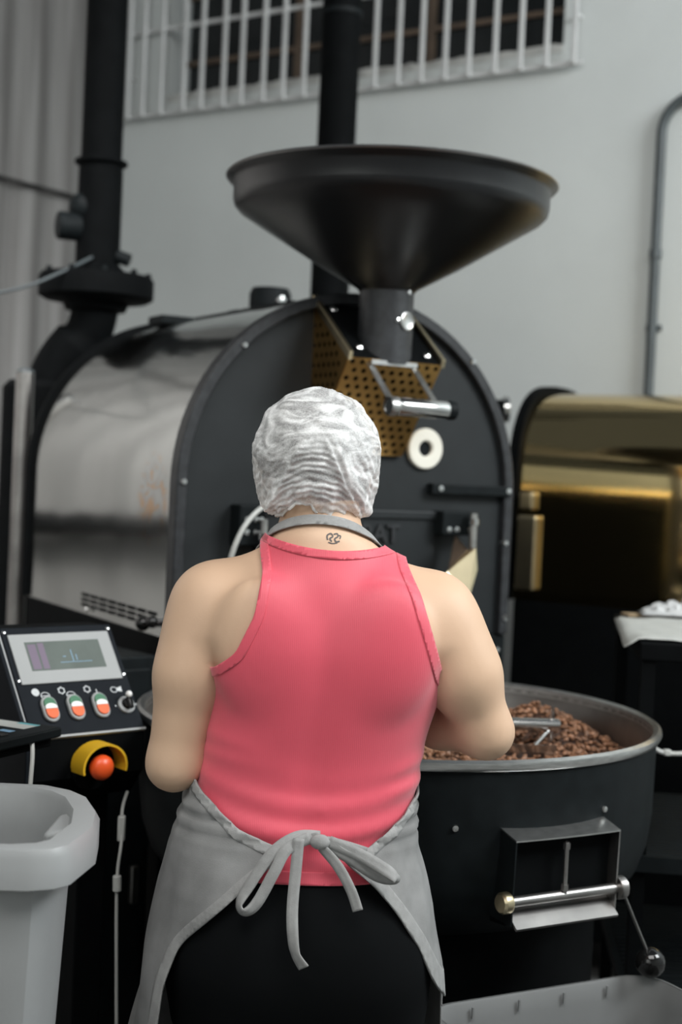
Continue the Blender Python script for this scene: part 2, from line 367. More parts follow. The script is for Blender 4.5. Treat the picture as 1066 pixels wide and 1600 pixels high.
for j in range(3):
    for i in range(8):
        v = .535-i*.062; z = 1.122-j*.0125
        MB().box(-.446, -.4425, v-.0215, v+.0215, z-.0036, z+.0036).build('vent_slot', 'blackmatte', sh, smooth=0)
MB().ball((-.452, .50, 1.088), .006, 10).build('rivet', 'chrome', sh)
kb = MB().cyl((-.443, .055, 1.105), (-.475, .055, 1.105), .009, n=12).build('clamp_stud', 'chrome', RO)
MB().ball((-.483, .055, 1.105), .017, 14).build('clamp_knob', 'knob', kb)
kb = MB().cyl((-.443, .02, 1.112), (-.47, .02, 1.112), .008, n=12).build('clamp_stud', 'chrome', RO)
MB().ball((-.476, .02, 1.112), .014, 14).build('clamp_knob', 'knob', kb)
MB().box(.4435, .452, .03, .99, ZB, 1.44).build('reflection_shade_panel', 'blackmatte', RO, bevel=.002, smooth=0)  # unseen black panel, added to darken what the brass barrel mirrors
# base cabinet
MB().box(-.445, .445, .0, 1.0, .12, ZB).build('base_cabinet', 'blackmatte', RO, bevel=.006, smooth=0)
MB().box(-.452, .452, -.012, .012, .62, ZB-.002).build('lower_front_panel', 'black', RO, bevel=.004, smooth=0)
for u in (-.38, .38):
    for v in (.08, .92): MB().cyl((u, v, 0), (u, v, .12), .03, n=16).build('foot', 'rubber', RO)
# bolts
bolts = [(-.303, 1.725), (.309, 1.736), (.442, 1.114), (-.442, 1.114), (.421, 1.037), (-.421, 1.037), (.432, 1.30), (-.434, 1.42), (.0, 1.856)]
for u, z in bolts: MB().lathe([(0, .006), (.006, .0055), (.0085, .002), (.0085, -.012), (0, -.012)], 12, (u, -.022, z), (0, -1, 0)).build('bolt', 'chrome', RO)
# sight ring
MB().lathe([(.0475, 0), (.0485, .006), (.046, .009), (.022, .009), (.0185, .006), (.0185, -.006), (.0475, -.006)], 48, (.190, -.008, 1.521), (0, -1, 0), close=True).build('sample_port_ring', 'ivory', RO)
MB().lathe([(0, .001), (.019, .001), (.019, -.004)], 24, (.190, -.006, 1.521), (0, -1, 0)).build('port_core', 'black', RO)
# latch bar
lb = MB().box(.205, .436, -.030, -.004, 1.4145, 1.4395).build('latch_bar', 'black', RO, bevel=.003, smooth=0)
for u in (.228, .428): MB().lathe([(0, .004), (.007, .003), (.008, -.002)], 12, (u, -.030, 1.428), (0, -1, 0)).build('screw', 'chrome', lb)
# discharge door with cast lettering
dr = MB().box(-.25, .225, -.018, -.002, 1.10, 1.368).build('discharge_door', 'plate', RO, bevel=.005, smooth=0)
MB().box(-.25, .225, -.024, -.016, 1.352, 1.372).build('door_top_rib', 'plate', dr, bevel=.003, smooth=0)
def text(body, size, extrude, name, m, parent, loc, rot, align='CENTER', bold=0):
    c = bpy.data.curves.new(name, 'FONT'); c.body = body; c.size = size; c.extrude = extrude; c.align_x = align; c.offset = bold; c.resolution_u = 3
    t = bpy.data.objects.new(name, c); COL.objects.link(t)
    dg = bpy.context.evaluated_depsgraph_get(); me = bpy.data.meshes.new_from_object(t.evaluated_get(dg))
    bpy.data.objects.remove(t); bpy.data.curves.remove(c); me.materials.clear()
    o = mkobj(name, me, m, parent, smooth=0); o.location = loc; o.rotation_euler = rot
    return o
text('PROBAT', .058, .004, 'cast_lettering', 'flange', dr, (.012, -.022, 1.298), (pi/2, 0, 0), bold=.0012)
for (u0, u1, z0, z1) in ((.222, .312, 1.318, 1.375), (-.312, -.248, 1.285, 1.375)):
    hb = MB().box(u0, u1, -.055, -.004, z0, z1).build('hinge_block', 'black', RO, bevel=.004, smooth=0)
    for u in (u0+.018, u0+.040, u1-.012):
        for z in ((z0+.014,) if u0 > 0 else (z0+.03, z0+.058)):
            MB().lathe([(0, .004), (.0065, .003), (.008, -.002)], 12, (u, -.055, z), (0, -1, 0)).build('screw', 'chrome', hb)
hp = MB().cyl((.296, -.075, 1.25), (.296, -.075, 1.372), .009, n=14).build('hinge_pin', 'brushed', RO)
MB().cyl((.296, -.075, 1.345), (.296, -.075, 1.36), .014, n=14).build('pin_collar', 'chrome', hp)
hp = MB().cyl((-.262, -.075, 1.25), (-.262, -.075, 1.345), .008, n=14).build('hinge_pin', 'brushed', RO)
MB().cyl((-.262, -.075, 1.30), (-.262, -.075, 1.315), .014, n=14).build('pin_collar', 'chrome', hp)
MB().box(-.235, -.19, -.07, -.02, 1.24, 1.30).build('latch_plate', 'brassedge', RO, bevel=.004, smooth=0)
# pouring spout below the door
def poly3(name, pts, m, parent, t=.004):
    P_ = [Vector(p) for p in pts]; n_ = (P_[1]-P_[0]).cross(P_[2]-P_[0]).normalized()*t/2; k = len(P_)
    return MB().add([p-n_ for p in P_]+[p+n_ for p in P_], [(i, (i+1) % k, k+(i+1) % k, k+i) for i in range(k)]+[tuple(range(k))[::-1], tuple(range(k, 2*k))]).build(name, m, parent, smooth=0)
ch = poly3('pouring_spout', [(-.03, -.03, 1.215), (.255, -.03, 1.215), (.190, -.215, 1.165), (-.01, -.215, 1.165)], 'brushed', RO)
poly3('spout_cheek', [(.216, -.200, 1.297), (.219, -.205, 1.248), (.184, -.222, 1.172), (.126, -.205, 1.205), (.146, -.192, 1.242), (.202, -.190, 1.291)], 'brassedge', ch)
poly3('spout_side', [(.270, -.04, 1.318), (.204, -.188, 1.292), (.148, -.190, 1.240), (.250, -.04, 1.215)], 'rust', ch)
poly3('spout_side', [(-.04, -.04, 1.318), (-.03, -.188, 1.27), (-.01, -.215, 1.165), (-.03, -.04, 1.215)], 'brassedge', ch)
# feed box
HW = .121
fp = [V(0, 0, 1.842), V(0, -.17, 1.707), V(0, -.018, 1.50)]       # back top, front nose, bottom
fb = MB().hexa([(-HW, 0, 1.836), (HW, 0, 1.836), (HW, -.166, 1.703), (-HW, -.166, 1.703),
                (-HW, 0, 1.842), (HW, 0, 1.842), (HW, -.17, 1.709), (-HW, -.17, 1.709)]).build('feed_box_lid', 'blackmatte', RO, bevel=.002, smooth=0)
for u, t in ((-.09, .18), (-.085, .86), (.088, .9), (.09, .2)):
    p = fp[0].lerp(fp[1], t)
    MB().lathe([(0, .008), (.005, .007), (.0095, .002), (.0095, -.003)], 12, (u, p.y-.003, p.z+.005), (0, -.62, .78)).build('screw', 'chrome', fb)
def perforated(P, U, Vv, nu, nv, r, w):
    # sheet at P spanned by U, Vv with staggered round holes, nu x nv cells
    mb = MB(); P = Vector(P); U = Vector(U); Vv = Vector(Vv); lu, lv = U.length, Vv.length
    eu, ev = U/lu, Vv/lv; cw, chh = lu/nu, lv/nv; nh = 10
    def q(a, b): return P+eu*a+ev*b
    for j in range(nv):
        st = (j % 2)*.5; b0 = j*chh; b1 = b0+chh
        if st:
            mb.add([q(0, b0), q(cw/2, b0), q(cw/2, b1), q(0, b1)], [(0, 1, 2, 3)])
            mb.add([q(lu-cw/2, b0), q(lu, b0), q(lu, b1), q(lu-cw/2, b1)], [(0, 1, 2, 3)])
        for i in range(nu-(1 if st else 0)):
            a0 = (i+st)*cw; cx, cy = a0+cw/2, b0+chh/2
            outer, inner = [], []
            for k in range(12):
                an = 2*pi*(k+.5)/12; dx, dy = math.cos(an), math.sin(an)
                s = min(cw/2/max(abs(dx), 1e-6), chh/2/max(abs(dy), 1e-6))
                outer.append(q(cx+dx*s, cy+dy*s)); inner.append(q(cx+dx*r, cy+dy*r))
            mb.add(outer+inner, [(k, (k+1) % 12, 12+(k+1) % 12, 12+k) for k in range(12)])
            for sx_, sy_ in ((1, 1), (-1, 1), (-1, -1), (1, -1)):   # corner fillers
                c = q(cx+sx_*cw/2, cy+sy_*chh/2)
                near = sorted(range(12), key=lambda k: (outer[k]-c).length)[:2]
                mb.add([c, outer[near[0]], outer[near[1]]], [(0, 1, 2)])
    return mb
fpn = perforated((-HW, -.17, 1.707), (2*HW, 0, 0), tuple(fp[2]-fp[1]), 10, 12, .0062, 0).build('perforated_front', 'brass', RO, smooth=0, solid=.002)
MB().hexa([(-HW+.004, -.160, 1.70), (HW-.004, -.160, 1.70), (HW-.004, -.012, 1.50), (-HW+.004, -.012, 1.50),
           (-HW+.004, -.150, 1.70), (HW-.004, -.150, 1.70), (HW-.004, -.004, 1.50), (-HW+.004, -.004, 1.50)]).build('inner_liner', 'blackmatte', RO, smooth=0)
# triangular perforated sides (row-wise clipped) with solid brass lip along the lid
def tri_side(u, name):
    mb = MB(); rows = 15; chh = (1.842-1.50)/rows; cw = .0225
    def yb(z): return 0.0
    def yf(z):
        return -(1.842-z)/(1.842-1.707)*.17 if z > 1.707 else -.018-(z-1.50)/(1.707-1.50)*.152
    for j in range(rows):
        z0 = 1.50+j*chh; z1 = z0+chh; yl = max(yf(z0), yf(z1)) ; st = (j % 2)*cw/2
        n = int((-yl-st)/cw)
        mb.add([(u, 0, z0), (u, -st, z0), (u, -st, z1), (u, 0, z1)], [(0, 1, 2, 3)])
        e = -st-n*cw
        mb.add([(u, e, z0), (u, yf(z0), z0), (u, yf(z1), z1), (u, e, z1)], [(0, 1, 2, 3)])
        for i in range(n):
            cy = -st-(i+.5)*cw; cz = z0+chh/2; o_, i_ = [], []
            for k in range(12):
                an = 2*pi*(k+.5)/12; dx, dy = math.cos(an), math.sin(an); s = min(cw/2/max(abs(dx), 1e-6), chh/2/max(abs(dy), 1e-6))
                o_.append((u, cy+dx*s, cz+dy*s)); i_.append((u, cy+dx*.0062, cz+dy*.0062))
            mb.add(o_+i_, [(k, (k+1) % 12, 12+(k+1) % 12, 12+k) for k in range(12)])
            for sx_, sy_ in ((1, 1), (-1, 1), (-1, -1), (1, -1)):
                c = (u, cy+sx_*cw/2, cz+sy_*chh/2); near = sorted(range(12), key=lambda k: (Vector(o_[k])-Vector(c)).length)[:2]
                mb.add([c, o_[near[0]], o_[near[1]]], [(0, 1, 2)])
    return mb.build(name, 'brass', RO, smooth=0, solid=.002)
for u in (-HW, HW):
    s = tri_side(u, 'perforated_side')
    d = (fp[1]-fp[0])
    MB().hexa([(u-.005, 0, 1.836), (u+.005, 0, 1.836), (u+.005, -.172, 1.700), (u-.005, -.172, 1.700),
               (u-.005, 0, 1.856), (u+.005, 0, 1.856), (u+.005, -.178, 1.718), (u-.005, -.178, 1.718)]).build('brass_lip', 'brassedge', s, bevel=.001, smooth=0)
# gate handle
for u in (-.067, .047):
    MB().hexa([(u-.008, -.165, 1.695), (u+.008, -.165, 1.695), (u+.008, -.275, 1.60), (u-.008, -.275, 1.60),
               (u-.008, -.165, 1.700), (u+.008, -.165, 1.700), (u+.008, -.275, 1.606), (u-.008, -.275, 1.606)]).build('gate_arm', 'brushed', RO, bevel=.001, smooth=0)
MB().box(-.068, .05, -.178, -.168, 1.695, 1.705).build('gate_slide', 'brushed', RO, smooth=0)
gh = MB().lathe([(0, 0), (.018, 0), (.0195, .003), (.0195, .157), (.018, .16), (0, .16)], 28, (-.085, -.285, 1.600), (1, 0, 0)).build('gate_handle', 'steel', RO)
MB().lathe([(.0200, 0), (.021, .004), (.021, .016), (.0200, .02)], 28, (-.088, -.285, 1.600), (1, 0, 0)).build('handle_cap', 'brushed', gh)
MB().lathe([(0, .006), (.0205, .004), (.021, .001), (.021, -.012), (.0200, -.016)], 28, (.076, -.285, 1.600), (1, 0, 0)).build('handle_cap', 'black', gh)
# neck + hopper
HX, HY = -.004, -.122
nk = MB().lathe([(.0615, 1.70), (.0615, 1.868), (.058, 1.868), (.058, 1.70)], 40, (HX, HY, 0), close=True).build('feed_neck', 'flange', RO)
fdir = V(math.sin(R_(-22)), -math.cos(R_(-22)), 0)   # sight glass looks out to the front
sg = V(HX, HY, 1.795)+V(.30, -.954, 0).normalized()*.060
ax_ = V(.30, -.954, 0)
gl = MB().lathe([(0, .003), (.014, .003), (.018, .005), (.0205, .004), (.0205, -.006)], 24, sg, ax_).build('sight_glass', 'brushed', nk)
for dz, da in ((.064, .05), (.0, -.42), (.002, .46)):
    a = Vector((.30, -.954, 0)).normalized(); c_, s_ = math.cos(da), math.sin(da)
    a2 = V(a.x*c_-a.y*s_, a.x*s_+a.y*c_, 0)
    MB().lathe([(0, .005), (.005, .004), (.0065, -.002)], 12, V(HX, HY, 1.795+dz)+a2*.061, a2).build('screw', 'chrome', nk)
hprof = [(.063, 1.862), (.067, 1.868), (.16, 1.920), (.30, 2.005), (.338, 2.028), (.349, 2.040), (.352, 2.052), (.352, 2.084), (.357, 2.091), (.3655, 2.096), (.369, 2.101), (.366, 2.105), (.358, 2.103), (.347, 2.092),
         (.346, 2.052), (.335, 2.034), (.29, 2.005), (.16, 1.926), (.062, 1.872), (.058, 1.862)]
hp_ = MB().lathe(hprof, 96, (HX, HY, 0), close=True).build('hopper', 'hopper', RO, smooth=50)
MB().lathe([(.3655, 2.0975), (.3705, 2.1015), (.366, 2.1062), (.360, 2.1042)], 96, (HX, HY, 0), close=True).build('rim_bead', 'bowlsteel', hp_)  # pale steel tone stands in for the highlight along the rim
# drive motor on the barrel top
mo = MB().lathe([(0, 0), (.052, 0), (.06, .01), (.06, .105), (.052, .122), (0, .126)], 28, (.17, .80, 1.85), (0, 0, 1)).build('damper_motor', 'black', RO)
MB().lathe([(0, .006), (.012, .005), (.014, 0)], 14, (.175, .74, 1.935), (0, -1, 0)).build('motor_badge', 'chrome', mo)
MB().box(.05, .12, .77, .83, 1.83, 1.90).build('motor_bracket', 'black', mo, bevel=.004, smooth=0)
MB().cyl((.08, .77, 1.895), (.08, .755, 1.895), .012, n=14).build('motor_plug', 'chrome', mo)
# access strip along barrel top
MB().box(-.05, .03, .25, .95, 1.858, 1.872).build('top_cover_strip', 'black', RO, bevel=.004, smooth=0)
MB().box(-.16, -.06, .80, .90, 1.845, 1.868).build('top_hatch', 'black', RO, bevel=.004, smooth=0)

# white air hose in front of the plate
HS = empty('air_hose', (0, 0, 0)); tag(HS, 'thin pale hose curving across the charcoal roaster front', 'hose')
hpts = spline([(-.13, 3.10, 1.385), (-.165, 3.03, 1.375), (-.200, 2.98, 1.335), (-.225, 2.97, 1.27), (-.235, 3.0, 1.20), (-.23, 3.05, 1.10)], 8)
MB().tube(hpts, .0055, 10).build('tube', 'cablew', HS)
MB().cyl(hpts[0], (Vector(hpts[0])+V(.03, .02, .002)), .008, n=12).build('fitting', 'chrome', HS)

# ------------------------------------------------------------------ pipes behind
ST = empty('exhaust_stack', (-.768, 4.3, 0)); tag(ST, 'black exhaust stack with round damper flange behind the barrel', 'exhaust pipe')
MB().cyl((0, 0, 2.10), (0, 0, 4.9), .061, n=32).build('pipe', 'blackmatte', ST)
MB().lathe([(.061, 0), (.078, .003), (.08, .008), (.078, .014), (.061, .016)], 32, (0, 0, 2.345)).build('collar', 'blackmatte', ST)
MB().lathe([(.0625, 2.36), (.066, 2.33), (.066, 2.05), (.085, 2.03), (.085, 2.0)], 32).build('valve_body', 'blackmatte', ST)
dm = MB().lathe([(.02, 1.905), (.09, 1.91), (.10, 1.935), (.155, 1.94), (.172, 1.95), (.172, 2.005), (.165, 2.015), (.06, 2.03)], 40).build('damper_flange', 'blackmatte', ST)
for k in range(10):
    a = 2*pi*k/10; MB().cyl((.155*math.cos(a), .155*math.sin(a), 2.005), (.155*math.cos(a), .155*math.sin(a), 2.027), .009, n=8).build('flange_bolt', 'black', dm)
ac = MB().cyl((-.05, -.02, 2.155), (-.115, -.05, 2.155), .042, n=24).build('actuator', 'black', ST, bevel=.006)
MB().ball((-.045, -.02, 2.215), .045, 16).build('actuator_dome', 'black', ac)
MB().cyl((.06, -.02, 2.075), (.10, -.02, 2.062), .02, n=12).build('damper_lever', 'black', ST)
MB().tube(spline([(0, 0, 1.92), (-.02, 0, 1.84), (-.09, .0, 1.74), (-.13, 0, 1.62), (-.14, 0, 1.45)], 6), [.07]*8+[.085]*17, 28).build('elbow', 'blackmatte', ST)
MB().lathe([(.0, 1.70), (.10, 1.69), (.118, 1.67), (.118, 0), (0, 0)], 32, (-.15, 0, 0)).build('cyclone_drum', 'blackmatte', ST)
FL = empty('flue_pipe', (-.068, 4.52, 0)); tag(FL, 'straight black flue pipe rising behind the hopper', 'pipe')
MB().cyl((0, 0, 0), (0, 0, 4.9), .061, n=32).build('pipe', 'blackmatte', FL)
for z in (1.2, 2.9, 4.2): MB().lathe([(.061, -.01), (.066, -.008), (.066, .008), (.061, .01)], 32, (0, 0, z)).build('joint_band', 'black', FL)
CP = empty('duct_pipe', (0, 0, 0)); tag(CP, 'short black horizontal pipe between the two roasters', 'pipe')
MB().cyl((.08, 4.30, 1.655), (.495, 4.343, 1.672), .030, n=24).build('pipe', 'blackmatte', CP)
MB().cyl((.478, 4.342, 1.6712), (.496, 4.343, 1.672), .040, n=24).build('clamp_ring', 'steel', CP, bevel=.002)
SC = empty('actuator_cable', (0, 0, 0)); tag(SC, 'thin grey cable running from the stack damper to the side', 'cable')
MB().tube(spline([(-.772, 4.228, 2.06), (-.84, 4.13, 2.00), (-.95, 4.05, 1.935), (-1.15, 4.05, 1.90), (-1.5, 4.3, 1.93), (-1.72, 5.05, 2.0)], 8), .005, 8).build('run', 'conduit', SC)

# ------------------------------------------------------------------ brass roaster on the right
BR = empty('coffee_roaster', (.53, 4.27, 0), R_(60))
tag(BR, 'second drum roaster with polished brass barrel on a black base', 'coffee roaster')
gr, gc = .32, 1.417
def garch(r, zb, n=64):
    P_ = [(gr-r, zb)]
    for i in range(n+1):
        a = pi*i/n; c, q = math.cos(a), math.sin(a); P_.append((gr-r*math.copysign(abs(c)**(2/2.8), c), gc+r*max(q, 0)**(2/2.8)))
    return P_+[(gr+r, zb)]
def gring(ro, ri, zb, t0, t1):
    A = garch(ro, zb); B = garch(ri, zb); m = len(A)
    vs = [fxz(*p, t) for t in (t0, t1) for P in (A, B) for p in P]; fs = []
    for i in range(m-1): fs += [(i, i+1, m+i+1, m+i), (2*m+i, 3*m+i, 3*m+i+1, 2*m+i+1), (i, 2*m+i, 2*m+i+1, i+1), (m+i, m+i+1, 3*m+i+1, 3*m+i)]
    fs += [(0, m, 3*m, 2*m), (m-1, 3*m-1, 4*m-1, 2*m-1)]
    return MB().add(vs, fs)
gring(gr, gr-.006, 1.10, -1.25, 0).build('barrel_shell', 'brassbarrel', BR, smooth=30)
gring(gr+.022, gr-.02, 1.10, 0, .03).build('rear_flange', 'blackmatte', BR, smooth=30)
gring(gr+.022, gr-.02, 1.10, -1.28, -1.25).build('front_flange', 'blackmatte', BR, smooth=30)
MB().prism(garch(gr-.01, 1.10), fxz, -1.27, -1.255).build('front_plate', 'plate', BR, smooth=30)
MB().prism(garch(gr-.01, 1.10), fxz, .005, .02).build('rear_plate', 'blackmatte', BR, smooth=30)
MB().box(.0, 2*gr, -1.25, 0, .12, 1.10).build('base_cabinet', 'blackmatte', BR, bevel=.006, smooth=0)
for u in (.08, .56):
    for v in (-1.1, -.1): MB().cyl((u, v, 0), (u, v, .12), .03, n=16).build('foot', 'rubber', BR)
MB().box(-.030, -.004, -.075, -.012, 1.13, 1.355).build('brass_side_strip', 'brassedge', BR, bevel=.008, smooth=0)
MB().box(-.028, -.004, -.06, -.014, 1.37, 1.425).build('brass_side_strip', 'brassedge', BR, bevel=.008, smooth=0)
# ------------------------------------------------------------------ black metal rack + papers
RK = empty('metal_rack', (.62, 2.88, 0), R_(-6)); tag(RK, 'black slatted metal rack to the right of the cooling tray', 'rack')
RW, RD = .42, .62
for x in (.02, RW-.02):
    for y in (.02, RD-.02): MB().box(x-.014, x+.014, y-.014, y+.014, 0, 1.10).build('post', 'blackmatte', RK, smooth=0)
MB().box(0, RW, 0, RD, 1.10, 1.138).build('top_board', 'blackmatte', RK, bevel=.004, smooth=0)
for zz in (.70, .42):
    fr = MB().box(0, RW, -.004, .016, zz-.03, zz+.002).box(0, RW, RD-.016, RD+.004, zz-.03, zz+.002).box(0, .016, .016, RD-.016, zz-.03, zz).box(RW-.016, RW, .016, RD-.016, zz-.03, zz).build('shelf_frame', 'black', RK, smooth=0)
    for k in range(20):
        y = .032+k*.029
        if y < RD-.02: MB().box(.016, RW-.016, y-.009, y+.009, zz-.008, zz+.003).build('shelf_slat', 'black', fr, bevel=.002, smooth=0)
# things on the rack top
def rk(x, y, z): 
    a = R_(-6); return V(.62+x*math.cos(a)-y*math.sin(a), 2.88+x*math.sin(a)+y*math.cos(a), z)
cb = MB()
nb = 14; vs_ = []; fs_ = []
for i in range(nb+1):
    for j in range(nb+1):
        x = -.03+.20*i/nb+.02*j/nb; y = .02+.48*j/nb
        vs_.append(rk(x, y, 1.1395+.004*(1+noise.noise((i*.3, j*.25, 2)))-.02*max(0, (.0-x)/.03)))
for i in range(nb):
    for j in range(nb): a = i*(nb+1)+j; fs_.append((a, a+1, a+nb+2, a+nb+1))
pp = cb.add(vs_, fs_).build('paper_sheet', 'paper', smooth=60, solid=.001); tag(pp, 'white paper sheet lying over the rack edge', 'paper')
cd = MB().box(-.05, .12, -.03, .03, 0, .006).build('cardboard_piece', 'card', smooth=0, bevel=.001); cd.location = rk(.07, .585, 1.1385); cd.rotation_euler = (0, 0, R_(8))
tag(cd, 'small brown cardboard piece at the back of the rack', 'cardboard')
mb = MB(); n = 20; vs_ = []; fs_ = []
for i in range(n+1):
    for j in range(n+1):
        x = .19*(i/n-.5); y = .09*(j/n-.5); e = max(0, 1-(2*abs(i/n-.5))**3)*max(0, 1-(2*abs(j/n-.5))**3)
        vs_.append((x, y, .004+e*(.022+.02*noise.noise((i*.6, j*.6, 5))+.012*noise.noise((i*1.4, j*1.4, 9)))))
for i in range(n):
    for j in range(n): a = i*(n+1)+j; fs_.append((a, a+1, a+n+2, a+n+1))
fm = mb.add(vs_, fs_).build('plastic_film', 'film', smooth=25, solid=.001); fm.location = rk(.15, .56, 1.1455); fm.rotation_euler = (0, 0, R_(-6))
tag(fm, 'crumpled clear plastic film heaped on the rack top', 'plastic film')
CT = empty('cable_tie', (0, 0, 0)); tag(CT, 'pale looped cable tie hanging beside the cooling tray', 'cable')
MB().tube(spline([(.640, 2.83, .940), (.655, 2.83, .928), (.68, 2.835, .922), (.72, 2.84, .925), (.735, 2.865, .94)], 6), .0045, 8).build('strap', 'cablew', CT)
MB().box(.668, .682, 2.827, 2.841, .918, .930).build('lock', 'cablew', CT, bevel=.002)

# ------------------------------------------------------------------ cooling tray
BX, BY = .127, 2.747
TR = empty('cooling_tray', (BX, BY, 0), RZ); tag(TR, 'round black cooling tray with steel rim and discharge chute, full of beans', 'cooling tray')
MB().lathe([(.40, .69), (.445, .715), (.468, .745), (.484, .79), (.4915, .85), (.4935, .985), (.4865, .985), (.484, .85), (.477, .80), (.462, .775)], 96).build('outer_bowl', 'black', TR)
MB().lathe([(.0, .802), (.462, .805), (.482, .83), (.4855, .99), (.4865, .994), (.483, .83), (.47, .796), (0, .796)], 96).build('inner_bowl', 'bowlsteel', TR)
MB().lathe([(.485, .984), (.4985, .985), (.5025, .992), (.5015, .999), (.495, 1.003), (.4865, .999)], 120, close=True).build('rim', 'brushed', TR)
MB().lathe([(.40, .70), (.395, .69), (.392, .05), (.37, .05), (.37, 0)], 64).build('base_drum', 'blackmatte', TR)
MB().cyl((0, 0, .80), (0, 0, .975), .03, n=24).build('hub', 'brushed', TR, bevel=.003)
MB().lathe([(0, 1.03), (.03, 1.025), (.045, 1.005), (.045, .972), (0, .97)], 28).build('hub_cap', 'brushed', TR)
sa = R_(8-30)
def sdir(r, w=0, z=0): return V(math.cos(sa)*r-math.sin(sa)*w, math.sin(sa)*r+math.cos(sa)*w, z)
arm = MB().cyl(sdir(.03, 0, .978), sdir(.325, 0, .976), .0125, n=20).build('stirrer_arm', 'steel', TR, bevel=.001)
MB().cyl(sdir(.310, 0, .945), sdir(.310, 0, 1.010), .0045, n=12).build('stirrer_pin', 'chrome', arm)
MB().cyl(sdir(.30, -.012, .965), sdir(.26, -.06, .945), .004, n=10).build('stirrer_link', 'steel', arm)
MB().hexa([sdir(.14, -.04, .90), sdir(.30, -.055, .90), sdir(.30, -.052, .90), sdir(.14, -.037, .90), sdir(.14, -.07, .95), sdir(.30, -.075, .95), sdir(.30, -.072, .95), sdir(.14, -.067, .95)]).build('stirrer_blade', 'brushed', arm, smooth=0)
for u, z in ((-.175, .893), (.118, .905)):
    y = -math.sqrt(.4925**2-u*u); MB().lathe([(0, .004), (.005, .003), (.006, -.003)], 10, (u, y, z), (u, y, 0)).build('rivet', 'brushed', TR)
# discharge chute, faces -y of this frame
cf = -.500
MB().hexa([(-.098, -.46, .735), (.112, -.46, .735), (.112, cf, .738), (-.098, cf, .738), (-.098, -.46, .89), (.112, -.46, .89), (.112, cf, .885), (-.098, cf, .885)]).build('chute_cavity', 'blackmatte', TR, smooth=0)
mb = MB(); nn = 10; vs_ = []; fs_ = []
for i in range(nn+1):
    u = -.100+.216*i/nn; dip = .004*(1-((u-.008)/.112)**2)
    vs_ += [(u, -.480, .893-dip*.3), (u, -.524-dip, .881), (u, -.524-dip, .8785), (u, -.480, .890)]
for i in range(nn):
    for k in range(4): fs_.append((i*4+k, i*4+(k+1) % 4, i*4+4+(k+1) % 4, i*4+4+k))
fs_ += [(0, 1, 2, 3), (nn*4+3, nn*4+2, nn*4+1, nn*4)]
mb.add(vs_, fs_).build('chute_hood', 'brushed', TR)
for u in (-.099, .115): MB().hexa([(u-.0015, -.46, .745), (u+.0015, -.46, .745), (u+.0015, -.520, .742), (u-.0015, -.520, .742), (u-.0015, -.480, .888), (u+.0015, -.480, .888), (u+.0015, -.524, .879), (u-.0015, -.524, .879)]).build('chute_cheek', 'bowlsteel' if u > 0 else 'black', TR, smooth=0)
MB().hexa([(-.097, -.490, .770), (.113, -.490, .770), (.113, -.530, .737), (-.097, -.530, .737), (-.097, -.490, .773), (.113, -.490, .773), (.113, -.532, .741), (-.097, -.532, .741)]).build('chute_lip', 'bowlsteel', TR, smooth=0)
RY = -.516
MB().cyl((-.108, RY, .781), (.124, RY, .781), .0085, n=18).build('flap_rod', 'bowlsteel', TR)
MB().lathe([(0, 0), (.016, 0), (.0175, .003), (.0175, .014), (.014, .018), (0, .018)], 24, (-.103, RY, .781), (-1, 0, 0)).build('rod_cap', 'brassedge', TR)
lv = MB().lathe([(0, 0), (.018, 0), (.0195, .003), (.0195, .013), (.015, .017), (0, .017)], 24, (.119, RY, .781), (1, 0, 0)).build('rod_boss', 'bowlsteel', TR)
MB().cyl((.130, RY, .781), (.192, RY-.008, .660), .0028, n=12).build('lever_rod', 'bowlsteel', lv)
MB().ball((.196, RY-.009, .648), .0255, 24).build('lever_knob', 'knob', lv)
ad = MB().cyl((.006, RY-.004, .785), (.006, RY-.004, .870), .0040, n=12).build('adjuster_rod', 'bowlsteel', TR)
MB().cyl((.006, RY-.004, .858), (.006, RY-.004, .868), .0065, n=6).build('adjuster_nut', 'bowlsteel', ad)
MB().cyl((.006, RY-.004, .790), (.006, RY-.004, .800), .0065, n=6).build('adjuster_nut', 'bowlsteel', ad)

# ------------------------------------------------------------------ coffee beans
def heap(x, y):
    d = math.hypot(x-.425, (y-2.94))
    z = .996-.40*d
    base = .925+.01*noise.noise((x*6, y*6, 0))
    k = .03; h = max(0, min(1, .5+.5*(z-base)/k)); v = z*h+base*(1-h)+k*h*(1-h)
    e = math.hypot(x-BX, y-BY); return v-.16*max(0, e-.42)
mb = MB(); n = 64; vs_ = [(BX, BY, heap(BX, BY)-.008)]; fs_ = []
for j in range(1, 21):
    r = .481*j/20
    for i in range(n):
        a = 2*pi*i/n; x, y = BX+r*math.cos(a), BY+r*math.sin(a); vs_.append((x, y, heap(x, y)-.008))
for i in range(n): fs_.append((0, 1+i, 1+(i+1) % n))
for j in range(19):
    for i in range(n): a = 1+j*n; fs_.append((a+i, a+n+i, a+n+(i+1) % n, a+(i+1) % n))
bed_v, bed_f = vs_, fs_
